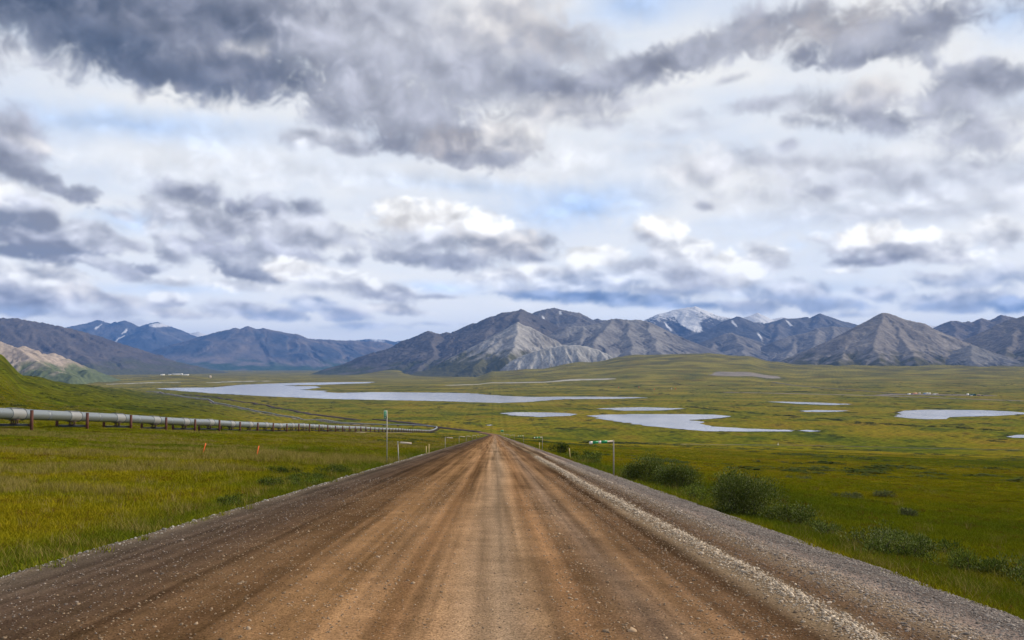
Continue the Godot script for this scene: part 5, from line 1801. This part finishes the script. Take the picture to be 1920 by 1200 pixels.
func make_camps() -> void:
	# beside the airstrip
	var g := ""
	cabin(on_land(1704.5, 740.2, 900.0), Vector3(7, 2.6, 3), 0.2, "white_paint", "white_paint", "low white trailer at the left end of the airstrip camp", g, "camp_trailer", true)
	cabin(on_land(1710.5, 739.4, 900.0), Vector3(4, 3.4, 3), 0.0, "brown_paint", "brown_paint", "small brown hut left of the salmon cabin", g)
	cabin(on_land(1716, 739.4, 900.0), Vector3(9, 4.0, 4), 0.1, "salmon_paint", "beige_paint", "salmon-coloured cabin in the airstrip camp", g)
	cabin(on_land(1724, 739.2, 900.0), Vector3(5, 4.2, 4), 0.0, "beige_paint", "beige_paint", "beige cabin just right of the salmon cabin", g)
	cabin(on_land(1733.5, 739.6, 900.0), Vector3(6, 4.0, 4), 0.0, "blue_paint", "white_paint", "blue cabin with a white roof in the airstrip camp", g)
	cabin(on_land(1738, 739.2, 900.0), Vector3(4, 4.2, 4), 0.0, "white_paint", "white_paint", "narrow white cabin squeezed beside the blue cabin", g)
	cabin(on_land(1742.8, 739.2, 900.0), Vector3(6.4, 3.8, 3.4), 0.0, "white_paint", "white_paint", "brightest white cabin in the airstrip camp", g)
	cabin(on_land(1752.5, 740.4, 900.0), Vector3(8.4, 2.5, 3), 0.0, "white_paint", "white_paint", "long low white trailer right of the white cabins", g, "camp_trailer", true)
	cabin(on_land(1757.6, 740.4, 900.0), Vector3(3.2, 2.9, 3), 0.0, "beige_paint", "white_paint", "short cream trailer at the end of the white row", g, "camp_trailer", true)
	truck(on_land(1786, 740.9, 900.0), 7.0, 0.4, "dark_paint", "dark pickup truck alone on the gravel apron")
	cabin(on_land(1814.5, 741.2, 900.0), Vector3(4.4, 4.2, 3), 0.2, "white_paint", "white_paint", "white box cabin left of the teal tents", g)
	tent(on_land(1820.5, 741.6, 900.0), Vector3(6.5, 3.6, 5), 0.2, "teal_paint", "dark teal tent, left one of two in the airstrip camp")
	tent(on_land(1826.5, 741.8, 900.0), Vector3(9, 4.4, 6), -0.1, "teal_paint", "larger dark teal tent, right one of two")
	truck(on_land(1821.5, 742.6, 900.0), 5.6, 0.1, "white_paint", "white truck parked before the teal tents")
	cabin(on_land(1835, 742, 900.0), Vector3(6.5, 3.0, 3), 0.0, "brown_paint", "beige_paint", "brown hut right of the teal tents", g)
	truck(on_land(1842, 742.6, 900.0), 6.2, -0.2, "dark_paint", "dark truck at the right end of the airstrip camp")
	# on the knoll at the far left
	var labels := ["white camp building at the left end of the far knoll", "low pale shed second from the left on the far knoll", "long white camp building in the middle of the far knoll", "bright square hut beside the long building on the far knoll", "white camp building at the right end of the far knoll"]
	var list := [[309.5, 18.0, 7.0], [323.0, 12.0, 5.0], [336.0, 44.0, 6.0], [345.4, 7.0, 9.0], [353.0, 26.0, 6.0]]
	for i in list.size():
		var s: float = (list[i][0] - 928.0) / FOCAL
		cabin(land(s * 4990.0, 4990.0) + Vector3(0, -0.5, 0), Vector3(list[i][1], list[i][2], 10), 0.1, "white_paint", "white_paint", labels[i], "")
	cabin(land((398.0 - 928.0) / FOCAL * 5050.0, 5050.0), Vector3(8, 12, 8), 0.0, "beige_paint", "white_paint", "lone pale tower hut on the far plain", "")
	var spots := [[1160, 727.4, "orange_paint", "orange airstrip marker farthest left on the far tundra"], [1198, 726.6, "orange_paint", "orange airstrip marker second from the left"], [1227, 730.8, "orange_paint", "orange airstrip marker third from the left"], [1259, 729.6, "white_paint", "white airstrip marker on the far tundra"], [1266.5, 729.6, "orange_paint", "orange airstrip marker beside the white one"]]
	for s in spots:
		var t := thing("airstrip_marker", s[3], "marker", on_land(s[0], s[1], 900.0))
		var st := start()
		add_tube(st, [Vector3(0, -0.2, 0), Vector3(0, 3.4, 0)], [1.5, 0.25], 10)
		obj("cone", done(st), mats[s[2]], t)
		obj("base_plate", box_mesh(Vector3(3.4, 0.2, 3.4), Vector3(0, 0.1, 0)), mats.dark_paint, t)


# ---------------------------------------------------------------- grass and stones

func tuft(rng: RandomNumberGenerator, blades: int, spread: float, height: float, wide: float) -> ArrayMesh:
	var st := start()
	for i in blades:
		var a := rng.randf() * TAU
		var r := sqrt(rng.randf()) * spread
		var p := Vector3(cos(a) * r, -0.03, sin(a) * r)
		var h := height * rng.randf_range(0.45, 1.0)
		var lean := Vector3(rng.randfn() * 0.35, 0, rng.randfn() * 0.35) * h
		var yaw := rng.randf() * TAU
		var side := Vector3(cos(yaw), 0, sin(yaw)) * wide * 0.5
		var mid := p + lean * 0.35 + Vector3.UP * h * 0.6
		var tip := p + lean + Vector3.UP * h
		st.set_color(Color.WHITE * rng.randf_range(0.75, 1.2))
		tri(st, p - side, p + side, mid + side * 0.8)
		tri(st, p - side, mid + side * 0.8, mid - side * 0.8)
		tri(st, mid - side * 0.8, mid + side * 0.8, tip)
	return done(st)


func make_grass() -> void:
	var rng := RandomNumberGenerator.new()
	rng.seed = 5
	var kinds := [tuft(rng, 54, 0.24, 0.11, 0.012), tuft(rng, 40, 0.25, 0.21, 0.010), tuft(rng, 26, 0.22, 0.36, 0.007)]
	var places := [[], [], []]
	var tints := [PackedColorArray(), PackedColorArray(), PackedColorArray()]
	for i in 270000:
		var q := rng.randf()
		var d := 4.5 * pow(110.0, pow(q, 0.85))
		var reach := d * 0.85 + 4.0
		var left := rng.randf() < 0.5
		var x := -rng.randf_range(5.95, maxf(7.0, reach)) if left else rng.randf_range(5.0, maxf(6.2, reach))
		if not left and x < right_edge(d) + 0.06 + n_fine.get_noise_2d(3.0, d * 0.8) * 0.42 + n_rough.get_noise_2d(x, d) * 0.2 and rng.randf() > 0.03:
			continue
		if left and x > -6.2 + n_fine.get_noise_2d(9.0, d * 0.8) * 0.22 + n_rough.get_noise_2d(x, d) * 0.1 and rng.randf() > 0.03:
			continue
		var verge := exp(-pow((absf(x) - 6.9) / 1.3, 2.0))
		var a := n_mid.get_noise_2d(x * 0.6 + 900.0, d * 0.45)
		var b := n_fine.get_noise_2d(x * 0.6, d * 0.6)
		var straw := n_mid.get_noise_2d(x * 1.1 - 300.0, d * 2.2 + 40.0)
		var kind := 0
		var dice := rng.randf()
		if dice < (0.20 if left else 0.05) + verge * 0.5:
			kind = 1
		if left and straw > 0.17 and d > 24.0 and dice > 0.55 or dice > (0.985 if left else 0.997) - verge * 0.03:
			kind = 2
		var c := Color(0.155, 0.180, 0.008).lerp(Color(0.28, 0.235, 0.010), clampf(0.42 + a * 0.9 + b * 0.7 + rng.randfn() * 0.2, 0.0, 1.0))
		c = c.lerp(Color(0.085, 0.125, 0.011), clampf(verge * 0.75 + smoothstep(0.15, 0.45, -a + b * 0.4) * 0.6, 0.0, 0.9))
		if kind == 2:
			c = Color(0.30, 0.235, 0.085).lerp(Color(0.20, 0.18, 0.03), rng.randf())
		elif rng.randf() < 0.06:
			c = Color(0.14, 0.075, 0.018)
		var grow := rng.randf_range(0.7, 1.25) * (1.0 + clampf((d - 25.0) / 90.0, 0.0, 3.6))
		var high := grow * rng.randf_range(0.8, 1.15) / (1.0 + clampf((d - 40.0) / 160.0, 0.0, 1.2)) * (1.0 - 0.25 * clampf(absf(x) - 10.0, 0.0, 10.0) * 0.1)
		high *= lerpf(0.72, 1.0, smoothstep(12.0, 30.0, d))
		var p := Vector3(x, ground(x, d), -d)
		if absf(x) < 7.4:
			p.y = maxf(p.y, road_level(d) + road_height(x, d) - maxf(0.0, x - right_edge(d)) * 1.1 - 0.02)
		places[kind].append(Transform3D(Basis(Vector3.UP, rng.randf() * TAU).scaled(Vector3(grow, high, grow)), p))
		tints[kind].append(c)
	scatter("grass", kinds[0], mats.blades, places[0], tints[0], "short olive grass and moss over the near tundra", "grass")
	scatter("grass", kinds[1], mats.blades, places[1], tints[1], "taller green grass along the verges and in clumps", "grass")
	scatter("grass", kinds[2], mats.blades, places[2], tints[2], "straw-coloured grass stalks in loose drifts", "grass")


func pebble(rng: RandomNumberGenerator) -> ArrayMesh:
	var s := SphereMesh.new()
	s.radius = 1.0
	s.height = 1.4
	s.radial_segments = 6
	s.rings = 3
	var a := s.get_mesh_arrays()
	var v: PackedVector3Array = a[Mesh.ARRAY_VERTEX]
	var idx: PackedInt32Array = a[Mesh.ARRAY_INDEX]
	var off := Vector3(rng.randf(), rng.randf(), rng.randf()) * 40.0
	var st := start()
	for i in idx:
		var p := v[i]
		var k := 1.0 + n_rough.get_noise_3d(p.x + off.x, p.y + off.y, p.z + off.z) * 0.9
		st.set_color(Color.WHITE)
		st.add_vertex(p * k * Vector3(1.0, 0.75, 0.85))
	return done(st)


func make_stones() -> void:
	var rng := RandomNumberGenerator.new()
	rng.seed = 17
	var kinds := [pebble(rng), pebble(rng), pebble(rng)]
	var places := [[], [], []]
	var tints := [PackedColorArray(), PackedColorArray(), PackedColorArray()]
	# bands: centre, spread, count, size, colour, farthest
	var bands := [
		[3.12, 0.11, 11000, 0.0092, Color(.42, .35, .27), 75.0], [4.03, 0.13, 7000, 0.0075, Color(.36, .30, .245), 75.0], [4.85, 0.55, 70000, 0.0066, Color(.215, .19, .17), 60.0],
		[2.45, 0.42, 5000, 0.0075, Color(.27, .20, .14), 40.0], [3.55, 0.28, 5000, 0.0085, Color(.22, .165, .125), 40.0], [-1.55, 0.40, 1800, 0.0072, Color(.30, .22, .15), 35.0], [-3.2, 0.75, 4200, 0.0078, Color(.25, .185, .125), 40.0],
		[-4.9, 0.65, 3500, 0.0075, Color(.20, .165, .14), 40.0], [-6.12, 0.10, 4500, 0.010, Color(.34, .32, .29), 90.0], [0.6, 1.4, 2600, 0.007, Color(.30, .22, .15), 30.0], [1.05, 0.2, 1200, 0.008, Color(.30, .215, .14), 30.0],
	]
	for b in bands:
		for i in b[2]:
			var d: float = 5.2 * pow(b[5] / 5.2, pow(rng.randf(), 0.85))
			var x: float = b[0] + rng.randfn() * b[1]
			if absf(b[0]) > 2.9:
				x += n_fine.get_noise_2d(b[0] * 9.0, d * 0.12) * 0.12
			if x > right_edge(d) + 0.2 or x < -6.4:
				continue
			var size: float = b[3] * exp(rng.randfn() * 0.42) * (1.0 + d * 0.012)
			var k := rng.randi() % 3
			var y := road_level(d) + road_height(x, d)
			if x > right_edge(d):
				y -= (x - right_edge(d)) * 1.1
			places[k].append(Transform3D(Basis(Vector3.UP, rng.randf() * TAU) * Basis(Vector3.RIGHT, rng.randfn() * 0.4) * Basis().scaled(Vector3.ONE * size), Vector3(x + road_shift(d), y + size * 0.15, -d)))
			tints[k].append((b[4] as Color) * clampf(1.0 + rng.randfn() * 0.26, 0.5, 1.7))
	for k in 3:
		scatter("gravel", kinds[k], mats.stone, places[k], tints[k], ["loose pale stones on the road and its shoulder", "loose stones in the windrows of the road", "loose stones scattered between the tyre lanes"][k], "gravel")
